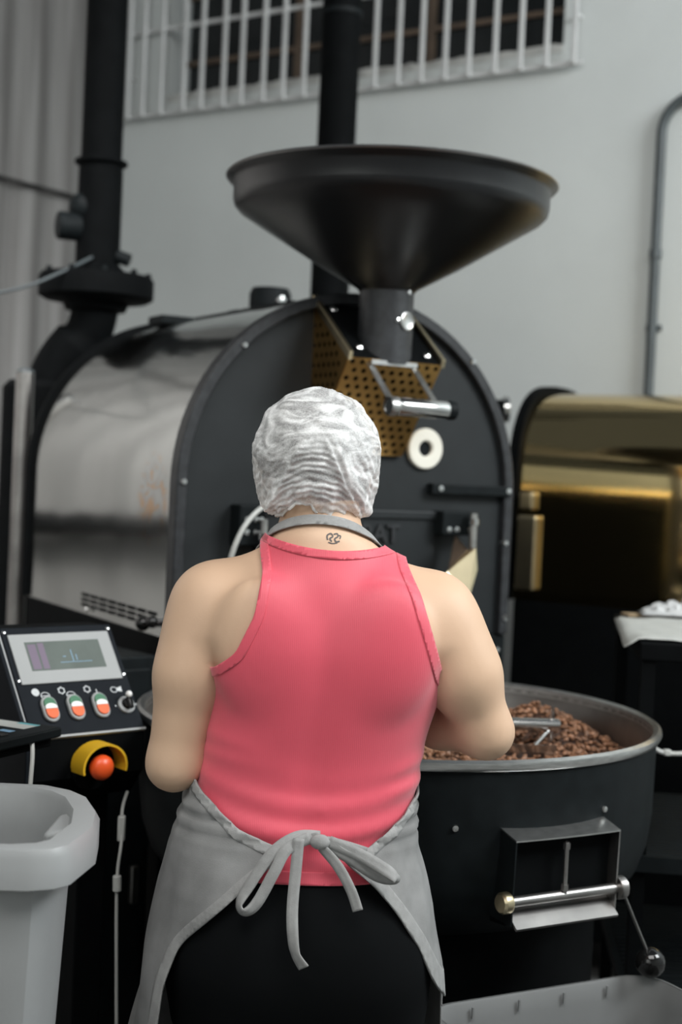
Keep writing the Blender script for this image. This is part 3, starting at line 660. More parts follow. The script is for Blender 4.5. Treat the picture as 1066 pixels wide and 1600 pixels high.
# one bean: ellipsoid flattened on one side with a crease
def bean_mesh():
    vs = []; nu, nv = 10, 6
    for j in range(1, nv):
        t = pi*j/nv
        for i in range(nu):
            p = 2*pi*i/nu; x = .0056*math.cos(t); y = .0040*math.sin(t)*math.cos(p); z = .0031*math.sin(t)*math.sin(p)
            if z > 0: z *= .72
            if abs(y) < .0009 and z > 0: z -= .0011
            vs.append((x, y, z))
    vs += [(.0056, 0, 0), (-.0056, 0, 0)]; T = (nv-1)*nu
    fs = [(j*nu+i, (j+1)*nu+i, (j+1)*nu+(i+1) % nu, j*nu+(i+1) % nu) for j in range(nv-2) for i in range(nu)]
    fs += [(i, (i+1) % nu, T) for i in range(nu)]+[((nv-2)*nu+(i+1) % nu, (nv-2)*nu+i, T+1) for i in range(nu)]
    return vs, fs
bv, bf = bean_mesh(); bva = np.array(bv)
cand = []
tries = 0
while len(cand) < 6500 and tries < 40000:
    tries += 1
    r = .474*math.sqrt(random.random()); a = random.random()*2*pi; x, y = BX+r*math.cos(a), BY+r*math.sin(a)
    if math.hypot(x-.42, y-2.86) > .32 and random.random() < .35: continue
    cand.append((x, y))
def bean_T(x, y):
    s = random.uniform(.88, 1.12)
    e = (random.gauss(0, .45), random.gauss(0, .35), random.random()*2*pi)
    from mathutils import Euler
    m = Euler(e).to_matrix()*s
    if random.random() < .4: m = m @ Matrix.Rotation(pi, 3, 'X')
    return m, V(x, y, heap(x, y)+random.uniform(-.006, .003))
# the 300 that show largest: the heap's camera side right of the elbow, nearest first
vis = [c for c in cand if .30 < c[0] < .56 and 2.44 < c[1] < 2.85 and heap(*c)-1.0 > -.199*(c[1]-(BY-math.sqrt(max(0, .25-(c[0]-BX)**2))))-.0]
vis.sort(key=lambda c: c[1]); pick = set(vis[:300])
bme = None
for c in cand:
    if c in pick:
        m, t = bean_T(*c)
        if bme is None:
            bme = bpy.data.meshes.new('coffee_bean'); bme.from_pydata(bv, [], bf); bme.materials.append(M_['bean']); bme.shade_smooth()
        o = bpy.data.objects.new('coffee_bean', bme); COL.objects.link(o); o.matrix_world = Matrix.Translation(t) @ m.to_4x4()
        tag(o, 'roasted brown coffee bean on the heap in the cooling tray', 'coffee bean', 'beans on the heap in the cooling tray')
allv = []; allf = []; off = 0; fa = bf
tri = []
for f in bf:
    tri += [(f[0], f[1], f[2])] + ([(f[0], f[2], f[3])] if len(f) == 4 else [])
tri = np.array(tri)
for c in cand:
    if c not in pick:
        m, t = bean_T(*c); allv.append(bva @ np.array(m).T+np.array(t)); allf.append(tri+off); off += len(bv)
AV = np.concatenate(allv); AF = np.concatenate(allf)
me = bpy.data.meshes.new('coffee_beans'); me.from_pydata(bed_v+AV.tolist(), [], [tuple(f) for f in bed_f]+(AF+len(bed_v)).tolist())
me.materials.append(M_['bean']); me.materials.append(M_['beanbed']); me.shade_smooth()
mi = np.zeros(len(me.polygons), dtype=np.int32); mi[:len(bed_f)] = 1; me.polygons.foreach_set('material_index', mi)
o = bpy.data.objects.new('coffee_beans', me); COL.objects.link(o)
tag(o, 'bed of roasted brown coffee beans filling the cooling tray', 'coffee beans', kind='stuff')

# ------------------------------------------------------------------ control console
CA = R_(41)
CN = empty('control_console', (-.508, 2.395, 0), CA); tag(CN, 'black control console with touchscreen, start buttons and emergency stop', 'control panel')
LS = .2132; sv = V(0, .13, .169)/LS; nv_ = V(0, -.169, .13)/LS
def pn(a, b, h=0): p = V(0, 0, .98)+V(a, 0, 0)+sv*b+nv_*h; return p
body_poly = [(-.004, .905), (-.004, .975), (.13, 1.150), (.20, 1.150), (.20, .86), (.03, .86)]
MB().prism(body_poly, lambda a, b, t: (t, a, b), -.006, .226).build('housing', 'blackmatte', CN, bevel=.003, smooth=0)
MB().prism([(-.012, .90), (-.012, .978), (.128, 1.158), (.215, 1.158), (.215, .85), (.03, .85)], lambda a, b, t: (t, a, b), -.014, -.006).build('side_cheek', 'panel', CN, bevel=.002, smooth=0)
fpn_ = MB().prism([(.0, -.002), (.224, -.002), (.224, .214), (0, .214)], lambda a, b, t: pn(a, b, t), .001, .006).build('button_panel', 'panel', CN, bevel=.0015, smooth=0)
MB().prism([(-.006, -.006), (.226, -.006), (.226, -.002), (-.006, -.002)], lambda a, b, t: pn(a, b, t), -.003, .007).build('panel_edge', 'bezel', CN, smooth=0)
MB().prism([(-.006, -.006), (-.003, -.006), (-.003, .214), (-.006, .214)], lambda a, b, t: pn(a, b, t), .0, .006).build('panel_edge', 'bezel', CN, smooth=0)
ts = MB().prism([(.009, .098), (.212, .098), (.212, .198), (.009, .198)], lambda a, b, t: pn(a, b, t), .006, .0095).build('touchscreen', 'bezel', CN, bevel=.001, smooth=0)
MB().prism([(.036, .123), (.186, .123), (.186, .181), (.036, .181)], lambda a, b, t: pn(a, b, t), .0095, .0100).build('display', 'screen', ts, smooth=0)
for a0, a1, b0, b1, m in ((.040, .056, .126, .176, 'purple'), (.060, .072, .126, .178, 'purple'), (.122, .1235, .138, .162, 'bluel'), (.104, .110, .148, .1495, 'bluel'), (.096, .160, .1365, .1375, 'bluel'), (.130, .1315, .140, .152, 'bluel')):
    MB().prism([(a0, b0), (a1, b0), (a1, b1), (a0, b1)], lambda a, b, t: pn(a, b, t), .0100, .0103).build('screen_mark', m, ts, smooth=0)
def pill(a, b, w, h, n=10):
    r = w/2; return [(a+r*math.cos(t), b+h/2-r+r*math.sin(t)) for t in np.linspace(0, pi, n)]+[(a+r*math.cos(t), b-h/2+r+r*math.sin(t)) for t in np.linspace(pi, 2*pi, n)]
for a in (.047, .0975, .148):
    bt = MB().prism(pill(a, .047, .030, .050), lambda p, q, t: pn(p, q, t), .006, .013).build('push_button', 'bezel', CN, bevel=.002, smooth=40)
    r = .0115; cb_, h2 = .047, .0205
    top = [(a+r*math.cos(t), cb_+h2-r+r*math.sin(t)) for t in np.linspace(0, pi, 10)]
    bot = [(a+r*math.cos(t), cb_-h2+r+r*math.sin(t)) for t in np.linspace(pi, 2*pi, 10)]
    MB().prism(top+[(a-r, cb_+.005), (a+r, cb_+.005)], lambda p, q, t: pn(p, q, t), .013, .016).build('green_key', 'green', bt, bevel=.001, smooth=0)
    wh = [(a+r*math.cos(t), cb_+.001+.0075*math.sin(t)) for t in np.linspace(0, pi, 12)]+[(a-r, cb_-.002), (a+r, cb_-.002)]
    MB().prism(wh, lambda p, q, t: pn(p, q, t), .0132, .0172).build('white_lens', 'white', bt, bevel=.001, smooth=0)
    MB().prism([(a+r, cb_-.002), (a-r, cb_-.002)]+bot, lambda p, q, t: pn(p, q, t), .013, .0165).build('red_key', 'red', bt, bevel=.001, smooth=0)
ss = MB().lathe([(0, .006), (.0165, .006), (.0165, .010), (.014, .012), (.011, .012), (.011, .009), (0, .009)], 28, pn(.201, .044), nv_).build('selector_switch', 'bezel', CN)
MB().lathe([(0, .018), (.0095, .018), (.0105, .016), (.0105, .010)], 24, pn(.201, .044), nv_).build('selector_body', 'knob', ss)
MB().prism([(.1975, .030), (.2045, .030), (.2045, .058), (.1975, .058)], lambda a, b, t: pn(a, b, t), .018, .026).build('selector_grip', 'knob', ss, bevel=.002)
MB().ball(pn(.201, .056, .026), .0062, 14).build('selector_tip', 'white', ss)
def ringpts(a, b, r0, r1, nm, n=16, gear=0, squash=1):
    mb = MB(); P = []
    for r in (r0, r1):
        for k in range(n):
            rr_ = r*(1+(.28 if gear and k % 2 else 0)); P.append((a+rr_*math.cos(2*pi*k/n), b+rr_*squash*math.sin(2*pi*k/n)))
    vs = [pn(p, q, .0066) for p, q in P]
    return mb.add(vs, [(k, (k+1) % n, n+(k+1) % n, n+k) for k in range(n)]).build(nm, 'print', CN, smooth=0)
ringpts(.031, .083, .0005, .0075, 'symbol'); ringpts(.048, .075, .0075, .0092, 'symbol', squash=.8)
MB().prism([(.041, .0745), (.055, .0745), (.055, .0757), (.041, .0757)], lambda a, b, t: pn(a, b, t), .006, .0066).build('symbol', 'print', CN, smooth=0)
ringpts(.082, .083, .0042, .0062, 'symbol', 12, 1); ringpts(.098, .073, .0075, .0092, 'symbol', squash=.8)
MB().prism([(.091, .0725), (.105, .0725), (.105, .0737), (.091, .0737)], lambda a, b, t: pn(a, b, t), .006, .0066).build('symbol', 'print', CN, smooth=0)
ringpts(.133, .082, .0042, .0062, 'symbol', 12, 1)
for an in (90, 210, 330):
    d = V(math.cos(R_(an)), math.sin(R_(an)), 0); q = V(-d.y, d.x, 0)*.0009
    MB().prism([(.151+d.x*.0005-q.x, .0715+d.y*.0005-q.y), (.151+d.x*.009-q.x, .0715+d.y*.009-q.y), (.151+d.x*.009+q.x, .0715+d.y*.009+q.y), (.151+q.x, .0715+q.y)], lambda a, b, t: pn(a, b, t), .006, .0066).build('symbol', 'print', CN, smooth=0)
ringpts(.187, .077, .0055, .0072, 'symbol', squash=.85)
MB().prism([(.194, .074), (.203, .072), (.203, .083), (.194, .080)], lambda a, b, t: pn(a, b, t), .006, .0066).build('symbol', 'print', CN, smooth=0)
for a in (.180, .222): MB().prism([(a-.001, .043), (a+.001, .043), (a+.001, .046), (a-.001, .046)], lambda p, q, t: pn(p, q, t), .006, .0066).build('symbol', 'print', CN, smooth=0)
for a, b in ((.217, .205), (.218, .108), (.006, .108), (.006, .205)):
    MB().lathe([(0, .0085), (.003, .008), (.0042, .006)], 12, pn(a, b), nv_).build('screw', 'chrome', CN)
# emergency stop with yellow guard on the front face
ez, ea = .925, .1205
mb = MB(); n = 20; vs_ = []; fs_ = []
for i in range(n+1):
    an = R_(-14)+R_(208)*i/n
    for (r, y) in ((.0445, -.006), (.0445, -.048), (.0405, -.048), (.0405, -.006)): vs_.append((ea+r*math.cos(an), y, ez+.002+r*math.sin(an)*.92))
for i in range(n):
    for k in range(4): fs_.append((i*4+k, i*4+(k+1) % 4, i*4+4+(k+1) % 4, i*4+4+k))
fs_ += [(0, 1, 2, 3), (n*4+3, n*4+2, n*4+1, n*4)]
MB().add(vs_, fs_).build('stop_guard', 'yellow', CN)
MB().lathe([(0, .003), (.043, .003), (.0445, .001), (.0445, -.002)], 36, (ea, -.006, ez), (0, -1, 0)).build('stop_backplate', 'blackmatte', CN)
es = MB().lathe([(0, 0), (.012, 0), (.012, .026), (.010, .026)], 24, (ea, -.006, ez), (0, -1, 0)).build('stop_stem', 'black', CN)
MB().lathe([(.010, .020), (.0200, .021), (.0222, .027), (.0215, .034), (.0155, .041), (.006, .044), (0, .0445)], 32, (ea, -.006, ez), (0, -1, 0)).build('stop_button', 'estop', es)
MB().box(.132, .190, .05, .11, .02, .862).build('post', 'blackmatte', CN, bevel=.003, smooth=0)
MB().box(.02, .215, .0, .22, 0, .02).build('foot_plate', 'blackmatte', CN, bevel=.003, smooth=0)
# box behind console linking to the roaster base
CB = empty('switch_cabinet', (-.62, 2.86, 0), CA); tag(CB, 'tall dark grey electrical cabinet standing behind the control console', 'cabinet')
MB().box(-.02, .30, -.02, .20, .05, 1.045).build('body', 'black', CB, bevel=.004, smooth=0)
MB().box(.0, .28, -.03, -.02, .10, 1.02).build('door', 'black', CB, bevel=.004, smooth=0)
MB().box(-.01, .29, -.01, .19, 0, .05).build('plinth', 'rubber', CB, smooth=0)
MB().box(.245, .262, -.042, -.03, .52, .60).build('door_latch', 'bowlsteel', CB, bevel=.002)
# usb cable with ferrite hanging in front of post
UC = empty('hanging_cable', (0, 0, 0)); tag(UC, 'thin white cable with ferrite lump hanging under the console', 'cable')
upts = spline([(-.362, 2.545, .862), (-.363, 2.50, .84), (-.358, 2.47, .79), (-.362, 2.465, .72), (-.356, 2.465, .55), (-.345, 2.465, .3), (-.335, 2.46, .02), (-.30, 2.40, .006), (-.2, 2.3, .006)], 8)
MB().tube(upts, .0028, 8).build('wire', 'cablew', UC)
MB().cyl((-.3612, 2.465, .705), (-.3622, 2.465, .733), .0075, n=14).build('ferrite', 'cablew', UC, bevel=.002)
MB().box(-.3665, -.3535, 2.472, 2.487, .79, .835).build('plug', 'cablew', UC, bevel=.003)

# ------------------------------------------------------------------ laptop on stand
LA = math.atan2(-.9, -.44)
LP = empty('laptop', (-.438, 2.304, 1.0), 0)
e1 = V(-.44, -.9, 0).normalized(); e2 = V(-.9, .44, 0).normalized()
def lp(a, b, h): p = e1*a+e2*b; return (p.x, p.y, h)
LP.location = (-.438, 2.304, 1.003)
tag(LP, 'black laptop with keyboard and stickers beside the console', 'laptop')
MB().prism([(0, 0), (.235, 0), (.235, .34), (0, .34)], lambda a, b, t: lp(a, b, t), 0, .016).build('base', 'black', LP, bevel=.003, smooth=0)
stk = MB().prism([(.012, .035), (.055, .035), (.055, .15), (.012, .15)], lambda a, b, t: lp(a, b, t), .016, .0164).build('sticker', 'paper', LP, smooth=0)
MB().prism([(.012, .035), (.022, .035), (.022, .075), (.012, .075)], lambda a, b, t: lp(a, b, t), .0164, .0167).build('sticker_corner', mat('teal_print', (.12, .38, .42), .5, var=.1), stk, smooth=0)
MB().prism([(.075, .035), (.09, .035), (.09, .06), (.075, .06)], lambda a, b, t: lp(a, b, t), .016, .0164).build('sticker', mat('blue_print', (.2, .35, .5), .5, var=.1), LP, smooth=0)
for i in range(5):
    for j in range(13):
        a = .11+i*.021; b = .02+j*.0232
        MB().prism([(a, b), (a+.017, b), (a+.017, b+.019), (a, b+.019)], lambda p, q, t: lp(p, q, t), .016, .0185).build('key', 'rubber', LP, bevel=.001, smooth=0)
lid = MB().add([lp(.235, 0, .016), lp(.235, .34, .016), lp(.29, .34, .22), lp(.29, 0, .22)], [(0, 1, 2, 3)]).build('lid', 'black', LP, smooth=0, solid=.007)
LSd = empty('laptop_stand', (-.438, 2.304, 0)); tag(LSd, 'black pole stand with a tray under the laptop', 'stand')
MB().prism([(-.0, .02), (.23, .02), (.23, .33), (.0, .33)], lambda a, b, t: lp(a, b, t), .985, 1.003).build('tray', 'blackmatte', LSd, bevel=.002, smooth=0)
c_ = lp(.12, .18, 0); MB().cyl((c_[0], c_[1], .02), (c_[0], c_[1], .985), .02, n=20).build('pole', 'blackmatte', LSd)
MB().cyl((c_[0], c_[1], 0), (c_[0], c_[1], .02), .13, n=32).build('foot', 'blackmatte', LSd, bevel=.003)
MB().hexa([lp(.09, .17, .78), lp(.10, .17, .78), lp(.10, .19, .78), lp(.09, .19, .78), lp(.0, .17, .985), lp(.02, .17, .985), lp(.02, .19, .985), lp(.0, .19, .985)]).build('strut', 'blackmatte', LSd, smooth=0)
LCb = empty('laptop_cable', (0, 0, 0)); tag(LCb, 'white cable dropping from the laptop edge to the floor', 'cable')
MB().tube(spline([(-.476, 2.25, 1.008), (-.470, 2.235, .985), (-.470, 2.225, .92), (-.475, 2.22, .7), (-.46, 2.2, .3), (-.46, 2.18, .01)], 8), .0035, 8).build('wire', 'cablew', LCb)

# ------------------------------------------------------------------ plastic bins
def octa(x0, x1, y0, y1, ch_, rr=3):
    return [(x0+ch_, y0), (x1-ch_*.35, y0), (x1-ch_*.05, y0+ch_*.5), (x1, y0+ch_*1.2), (x1-ch_*.15, y1-ch_*1.1), (x1-ch_*.9, y1-ch_*.15), (x1-ch_*1.6, y1), (x0+ch_*1.6, y1), (x0+ch_*.3, y1-ch_*.5), (x0, y1-ch_*1.2), (x0, y0+ch_), (x0+ch_*.3, y0+ch_*.3)]
def bin_(name, poly, z0, z1, skirt, lip, taper, m, loc, rz):
    # poly ring is the outer lip outline (ccw), centred; shell with turned-down lip
    root = empty(name, loc, rz); n = len(poly)
    def sc(p, d):
        L_ = math.hypot(*p); return (p[0]*(L_-d)/L_, p[1]*(L_-d)/L_)
    H_ = z1-z0
    prof = [(lip*0+.0, z1-skirt), (.0, z1-.012), (.006, z1-.002), (.014, z1), (lip-.004, z1), (lip, z1-.006), (lip+.004, z1-skirt*1.2), (lip+taper, z0+.006), (lip+taper-.003, z0), (lip-.003, z1-skirt*1.2), (.004, z1-skirt)]
    vs = []; fs = []
    for d, z in prof: vs += [(*sc(p, d), z) for p in poly]
    k = len(prof)
    for j in range(k):
        for i in range(n): j2 = (j+1) % k; fs.append((j*n+i, j*n+(i+1) % n, j2*n+(i+1) % n, j2*n+i))
    b = MB().add(vs, fs).build('shell', m, root, smooth=35)
    MB().prism([sc(p, lip+taper) for p in poly], lambda a, c, t: (a, c, t), z0+.002, z0+.008).build('bottom', m, root, smooth=0)
    return root
lx, ly = -.54, 1.81
poly = [(-.70, 1.628), (-.345, 1.632), (-.315, 1.645), (-.300, 1.665), (-.286, 1.758), (-.296, 1.84), (-.323, 1.918), (-.352, 1.955), (-.388, 1.978), (-.70, 1.978), (-.76, 1.94), (-.79, 1.86), (-.79, 1.72), (-.76, 1.65)]
B1 = bin_('storage_bin', [(x-lx, y-ly) for x, y in poly], .0, 1.0, .048, .038, .05, 'bin', (lx, ly, 0), 0)
tag(B1, 'tall frosted white plastic bin in front of the console', 'plastic bin')
MB().hexa([(.19, -.04, .93), (.205, -.04, .93), (.205, .06, .93), (.19, .06, .93), (.185, -.045, .985), (.222, -.04, .992), (.222, .06, .992), (.185, .055, .985)]).build('grip_block', 'bin', B1, bevel=.006)
def rrect(w, d, r, n=6):
    P = []
    for cx, cy, a0 in ((w/2-r, -d/2+r, -90), (w/2-r, d/2-r, 0), (-w/2+r, d/2-r, 90), (-w/2+r, -d/2+r, 180)):
        P += [(cx+r*math.cos(R_(a0+90*i/n)), cy+r*math.sin(R_(a0+90*i/n))) for i in range(n+1)]
    return P
tw, td = .47, .40
tc_ = V(.565, 2.437, 0)-V(math.cos(R_(28)), math.sin(R_(28)), 0)*tw/2-V(-math.sin(R_(28)), math.cos(R_(28)), 0)*td/2
B2 = bin_('storage_tub', rrect(tw, td, .06), 0, .62, .03, .016, .05, 'bintub', (tc_.x, tc_.y, 0), R_(28))
tag(B2, 'open frosted plastic tub under the discharge chute', 'plastic tub')
for k in range(4):
    u = -tw/2+.10+k*.09
    MB().box(u-.0015, u+.0015, td/2-.0195, td/2-.016, .592, .610).build('stiffening_rib', 'bintub', B2, smooth=0)

# ------------------------------------------------------------------ the person (distance-field body, one continuous mesh)
PX, PY = -.03, 2.05
h = .0055
g0 = np.array([-.33, -.24, -.01]); gN = (122, 130, 296)
gx = (g0[0]+h*np.arange(gN[0])).astype(np.float32)[:, None, None]
gy = (g0[1]+h*np.arange(gN[1])).astype(np.float32)[None, :, None]
gz = (g0[2]+h*np.arange(gN[2])).astype(np.float32)[None, None, :]
def smin(a, b, k):
    t = np.clip(.5+.5*(b-a)/k, 0, 1); return b*(1-t)+a*t-k*t*(1-t)
def new(): return np.full(gN, .5, np.float32)
def win(lo, hi, pad=.09):
    s = []
    for i in range(3):
        a = int(max(0, math.floor((lo[i]-pad-g0[i])/h))); b = int(min(gN[i], math.ceil((hi[i]+pad-g0[i])/h)+1)); s.append(slice(a, b))
    return tuple(s)
def comb(F, s, d, k):
    F[s] = smin(F[s], d, k) if k else np.minimum(F[s], d)
def cone(F, a, b, r0, r1, k=.02):
    a = np.array(a, float); b = np.array(b, float); m = max(r0, r1)
    s = win(np.minimum(a, b)-m, np.maximum(a, b)+m)
    x, y, z = gx[s[0]]-a[0], gy[:, s[1]]-a[1], gz[:, :, s[2]]-a[2]
    d = b-a; t = np.clip((x*d[0]+y*d[1]+z*d[2])/(d@d), 0, 1)
    D = np.sqrt((x-d[0]*t)**2+(y-d[1]*t)**2+(z-d[2]*t)**2)-(r0+(r1-r0)*t)
    comb(F, s, D, k)
def ell(F, c, r, k=.02, rot=None, sub=False):
    m = max(r); s = win(np.array(c)-m, np.array(c)+m)
    x, y, z = np.broadcast_arrays(gx[s[0]]-c[0], gy[:, s[1]]-c[1], gz[:, :, s[2]]-c[2])
    if rot is not None:
        from mathutils import Euler
        Rm = np.array(Euler(rot).to_matrix()).T
        x, y, z = [Rm[i, 0]*x+Rm[i, 1]*y+Rm[i, 2]*z for i in range(3)]
    k0 = np.sqrt((x/r[0])**2+(y/r[1])**2+(z/r[2])**2); k1 = np.sqrt((x/r[0]**2)**2+(y/r[1]**2)**2+(z/r[2]**2)**2)+1e-6
    D = k0*(k0-1)/k1
    if sub: F[s] = -smin(-F[s], D, k)
    else: comb(F, s, D, k)
def prof(keys, col):
    ks = np.array(sorted(keys)); zz = gz.ravel(); v = np.interp(zz, ks[:, 0], ks[:, col])
    w = np.hanning(15); w /= w.sum(); vp = np.pad(v, 7, mode='edge'); return np.convolve(vp, w, 'valid').astype(np.float32)
# torso: z, left x, right x, back y, front y
TK = [(1.345, -.050, .062, -.035, .055), (1.325, -.088, .105, -.052, .065), (1.30, -.128, .148, -.068, .08), (1.26, -.150, .180, -.086, .10), (1.20, -.150, .188, -.100, .120), (1.15, -.145, .184, -.100, .130),
      (1.10, -.145, .167, -.094, .130), (1.06, -.146, .155, -.087, .125), (1.02, -.147, .146, -.082, .12), (.98, -.153, .138, -.082, .118), (.94, -.164, .138, -.090, .115),
      (.90, -.178, .147, -.104, .112), (.86, -.186, .154, -.120, .108), (.82, -.192, .164, -.131, .104), (.75, -.190, .172, -.130, .10), (.70, -.185, .178, -.115, .10), (.66, -.17, .17, -.09, .09)]
def torso_field():
    xl, xr, yb, yf = [prof(TK, i)[None, None, :] for i in (1, 2, 3, 4)]
    cx = (xl+xr)/2; hw = (xr-xl)/2; cy = .01+0*yb
    px = gx-cx; py = gy-cy; hd = np.where(py < 0, cy-yb, yf-cy); n = 2.35
    q = ((np.abs(px)/hw)**n+(np.abs(py)/hd)**n)**(1/n)+1e-5
    r = np.sqrt(px**2+py**2)
    D = r*(1-1/q)
    D = np.where(q < .2, -.06, D)
    D = np.maximum(D, gz-1.345); D = np.maximum(D, .67-gz)
    # spine groove and shoulder-blade relief
    D = D+(.006*np.exp(-((gx-cx)/.022)**2)*np.exp(-((gz-1.08)/.13)**2))*(gy < 0)
    return D.astype(np.float32)
T0 = torso_field()
ell(T0, (-.078, -.070, 1.215), (.062, .032, .085), .03); ell(T0, (.103, -.070, 1.215), (.062, .032, .085), .03)
ell(T0, (-.06, .085, 1.16), (.065, .055, .06), .03); ell(T0, (.085, .085, 1.16), (.065, .055, .06), .03)
cone(T0, (-.138, .02, 1.256), (.162, .02, 1.256), .050, .050, .05)
cone(T0, (-.02, .0, 1.330), (-.140, .02, 1.262), .028, .034, .045); cone(T0, (.03, .0, 1.330), (.160, .02, 1.262), .028, .034, .045)
# legs
LG = new()
for s in (-1, 1):
    cone(LG, (s*.086, -.01, .74), (s*.098, .01, .46), .094, .062, .03); cone(LG, (s*.105, .01, .46), (s*.11, -.025, .10), .058, .038, .02)
    ell(LG, (s*.108, -.045, .33), (.05, .05, .11), .03); ell(LG, (s*.080, -.050, .78), (.092, .078, .095), .04)
    cone(LG, (s*.11, -.035, .045), (s*.125, .12, .035), .036, .032, .03); ell(LG, (s*.122, .10, .03), (.042, .075, .028), .02)
# arms
AR = new()
def hand(F, w, dirv, palm_n, side, curl):
    d = Vector(dirv).normalized(); n_ = Vector(palm_n); n_ = (n_-d*n_.dot(d)).normalized(); l = d.cross(n_)*side   # l points to the thumb side
    w = Vector(w)
    for o_ in (-.026, -.009, .009, .026):
        cone(F, w+d*.01+l*o_*.6, w+d*.085+l*o_, .015, .0125, .012)
    lens = {.026: .070, .009: .078, -.009: .073, -.026: .056}
    for o_, L_ in lens.items():
        p = w+d*.085+l*o_; dd = d.copy()
        for k, (fr_, r) in enumerate(((.45, .0092), (.32, .0085), (.23, .0075))):
            ax = l; dd = (Matrix.Rotation(curl*(.8+.3*k)*side*-1, 3, ax) @ dd).normalized()
            q = p+dd*L_*fr_; cone(F, p, q, r, r*.93, .003); p = q
    p = w+d*.022+l*.028; q = p+(d*.7+l*.75).normalized()*.040; cone(F, w+d*.03+l*.01, p, .016, .014, .01); cone(F, p, q, .0125, .0108, .006)
    r_ = q+(d*.95+l*.15-n_*-.2).normalized()*.030; cone(F, q, r_, .0105, .009, .003)
def arm(S, mid, E_, Wt, r):
    cone(AR, S, mid, r[0], r[1], .02); cone(AR, mid, E_, r[1], r[2], .02)
    m = [E_[i]*.68+Wt[i]*.32 for i in range(3)]
    cone(AR, E_, m, r[2]*.98, r[3], .02); cone(AR, m, Wt, r[3], .025, .02)
SL, EL, WLp = (-.150, .012, 1.250), (-.193, -.02, 1.026), (-.095, .225, 1.070)
SR, ER, WRp = (.171, .012, 1.250), (.2555, .012, 1.086), (.065, .225, 1.085)
arm(SL, (-.176, -.018, 1.15), EL, WLp, (.053, .0490, .0375, .0385)); ell(AR, (-.163, -.003, 1.205), (.049, .050, .085), .04)
arm(SR, (.221, .0, 1.165), ER, WRp, (.053, .0495, .0380, .0385)); ell(AR, (.198, .002, 1.208), (.049, .050, .080), .04, (0, R_(-12), 0))
hand(AR, WLp, (.35, .9, -.12), (.2, -.1, -1), -1, .35)
hand(AR, WRp, (-.75, .62, -.10), (-.1, .1, -1), 1, .35)
# neck + head
HD = new()
cone(HD, (.004, .0, 1.29), (-.002, .035, 1.43), .064, .056, .02)
hr = (R_(-20), 0, 0)
ell(HD, (-.009, .060, 1.470), (.072, .092, .092), .02, hr)
ell(HD, (-.009, .105, 1.415), (.055, .062, .068), .03, hr)
ell(HD, (-.009, .168, 1.425), (.013, .018, .022), .012, hr); cone(HD, (-.009, .160, 1.465), (-.009, .176, 1.425), .008, .011, .01)
for s in (-1, 1):
    ell(HD, (-.009+s*.030, .160, 1.462), (.016, .012, .010), .01, hr, sub=True)
    ell(HD, (-.009+s*.074, .068, 1.45), (.009, .018, .028), .008, hr)
    ell(HD, (-.009+s*.032, .148, 1.43), (.022, .018, .018), .02, hr)
cone(HD, (-.024, .158, 1.385), (.006, .158, 1.385), .008, .008, .008)
TN = smin(T0, HD, .035)
kz = (.003+.033*np.clip((gz-1.165)/.05, 0, 1)).astype(np.float32)
BODY = smin(smin(TN, LG, .03), AR, kz)
def nets(F, iso=0.):
    F = F-iso; S = F < 0
    nx, ny, nz = F.shape
    c = [S[i:nx-1+i, j:ny-1+j, k:nz-1+k] for i in (0, 1) for j in (0, 1) for k in (0, 1)]
    cnt = sum(a.astype(np.int8) for a in c); act = (cnt > 0) & (cnt < 8)
    idx = np.full(act.shape, -1, np.int64); I, J, K = np.nonzero(act); idx[I, J, K] = np.arange(len(I))
    acc = np.zeros((len(I), 3)); num = np.zeros(len(I))
    corners = [(i, j, k) for i in (0, 1) for j in (0, 1) for k in (0, 1)]
    for a in range(8):
        for b in range(a+1, 8):
            ca, cb = np.array(corners[a]), np.array(corners[b])
            if abs(ca-cb).sum() != 1: continue
            fa = F[I+ca[0], J+ca[1], K+ca[2]].astype(float); fb_ = F[I+cb[0], J+cb[1], K+cb[2]].astype(float)
            m = (fa < 0) != (fb_ < 0); t = np.where(m, fa/np.where(m, fa-fb_, 1), 0)
            acc[m] += (ca+(cb-ca)*t[:, None])[m]; num += m
    P = g0+h*(np.stack([I, J, K], 1)+acc/num[:, None])
    Q = []
    for ax in range(3):
        sl0 = [slice(1, -1)]*3; sl0[ax] = slice(0, -1); sl1 = [slice(1, -1)]*3; sl1[ax] = slice(1, None)
        A_, B_ = S[tuple(sl0)], S[tuple(sl1)]; e = np.argwhere(A_ != B_)
        off = np.ones(3, int); off[ax] = 0; e = e+off
        o1, o2 = [d for d in range(3) if d != ax]
        def cell(d1, d2):
            q = e.copy(); q[:, o1] -= d1; q[:, o2] -= d2; return idx[q[:, 0], q[:, 1], q[:, 2]]
        quad = np.stack([cell(1, 1), cell(0, 1), cell(0, 0), cell(1, 0)], 1)
        flip = S[e[:, 0], e[:, 1], e[:, 2]]; 
        if ax == 1: flip = ~flip
        quad[~flip] = quad[~flip][:, ::-1]
        Q.append(quad)
    Q = np.concatenate(Q); Q = Q[(Q >= 0).all(1)]
    return P, Q
def lap(P, T, it=2, lam=.5):
    E_ = np.concatenate([T[:, [i, (i+1) % T.shape[1]]] for i in range(T.shape[1])]); E_ = np.concatenate([E_, E_[:, ::-1]])
    for _ in range(it):
        s = np.zeros_like(P); c = np.zeros(len(P)); np.add.at(s, E_[:, 0], P[E_[:, 1]]); np.add.at(c, E_[:, 0], 1)
        P = P+lam*(s/np.maximum(c, 1)[:, None]-P)
    return P
def tris(Q): return np.concatenate([Q[:, [0, 1, 2]], Q[:, [0, 2, 3]]])
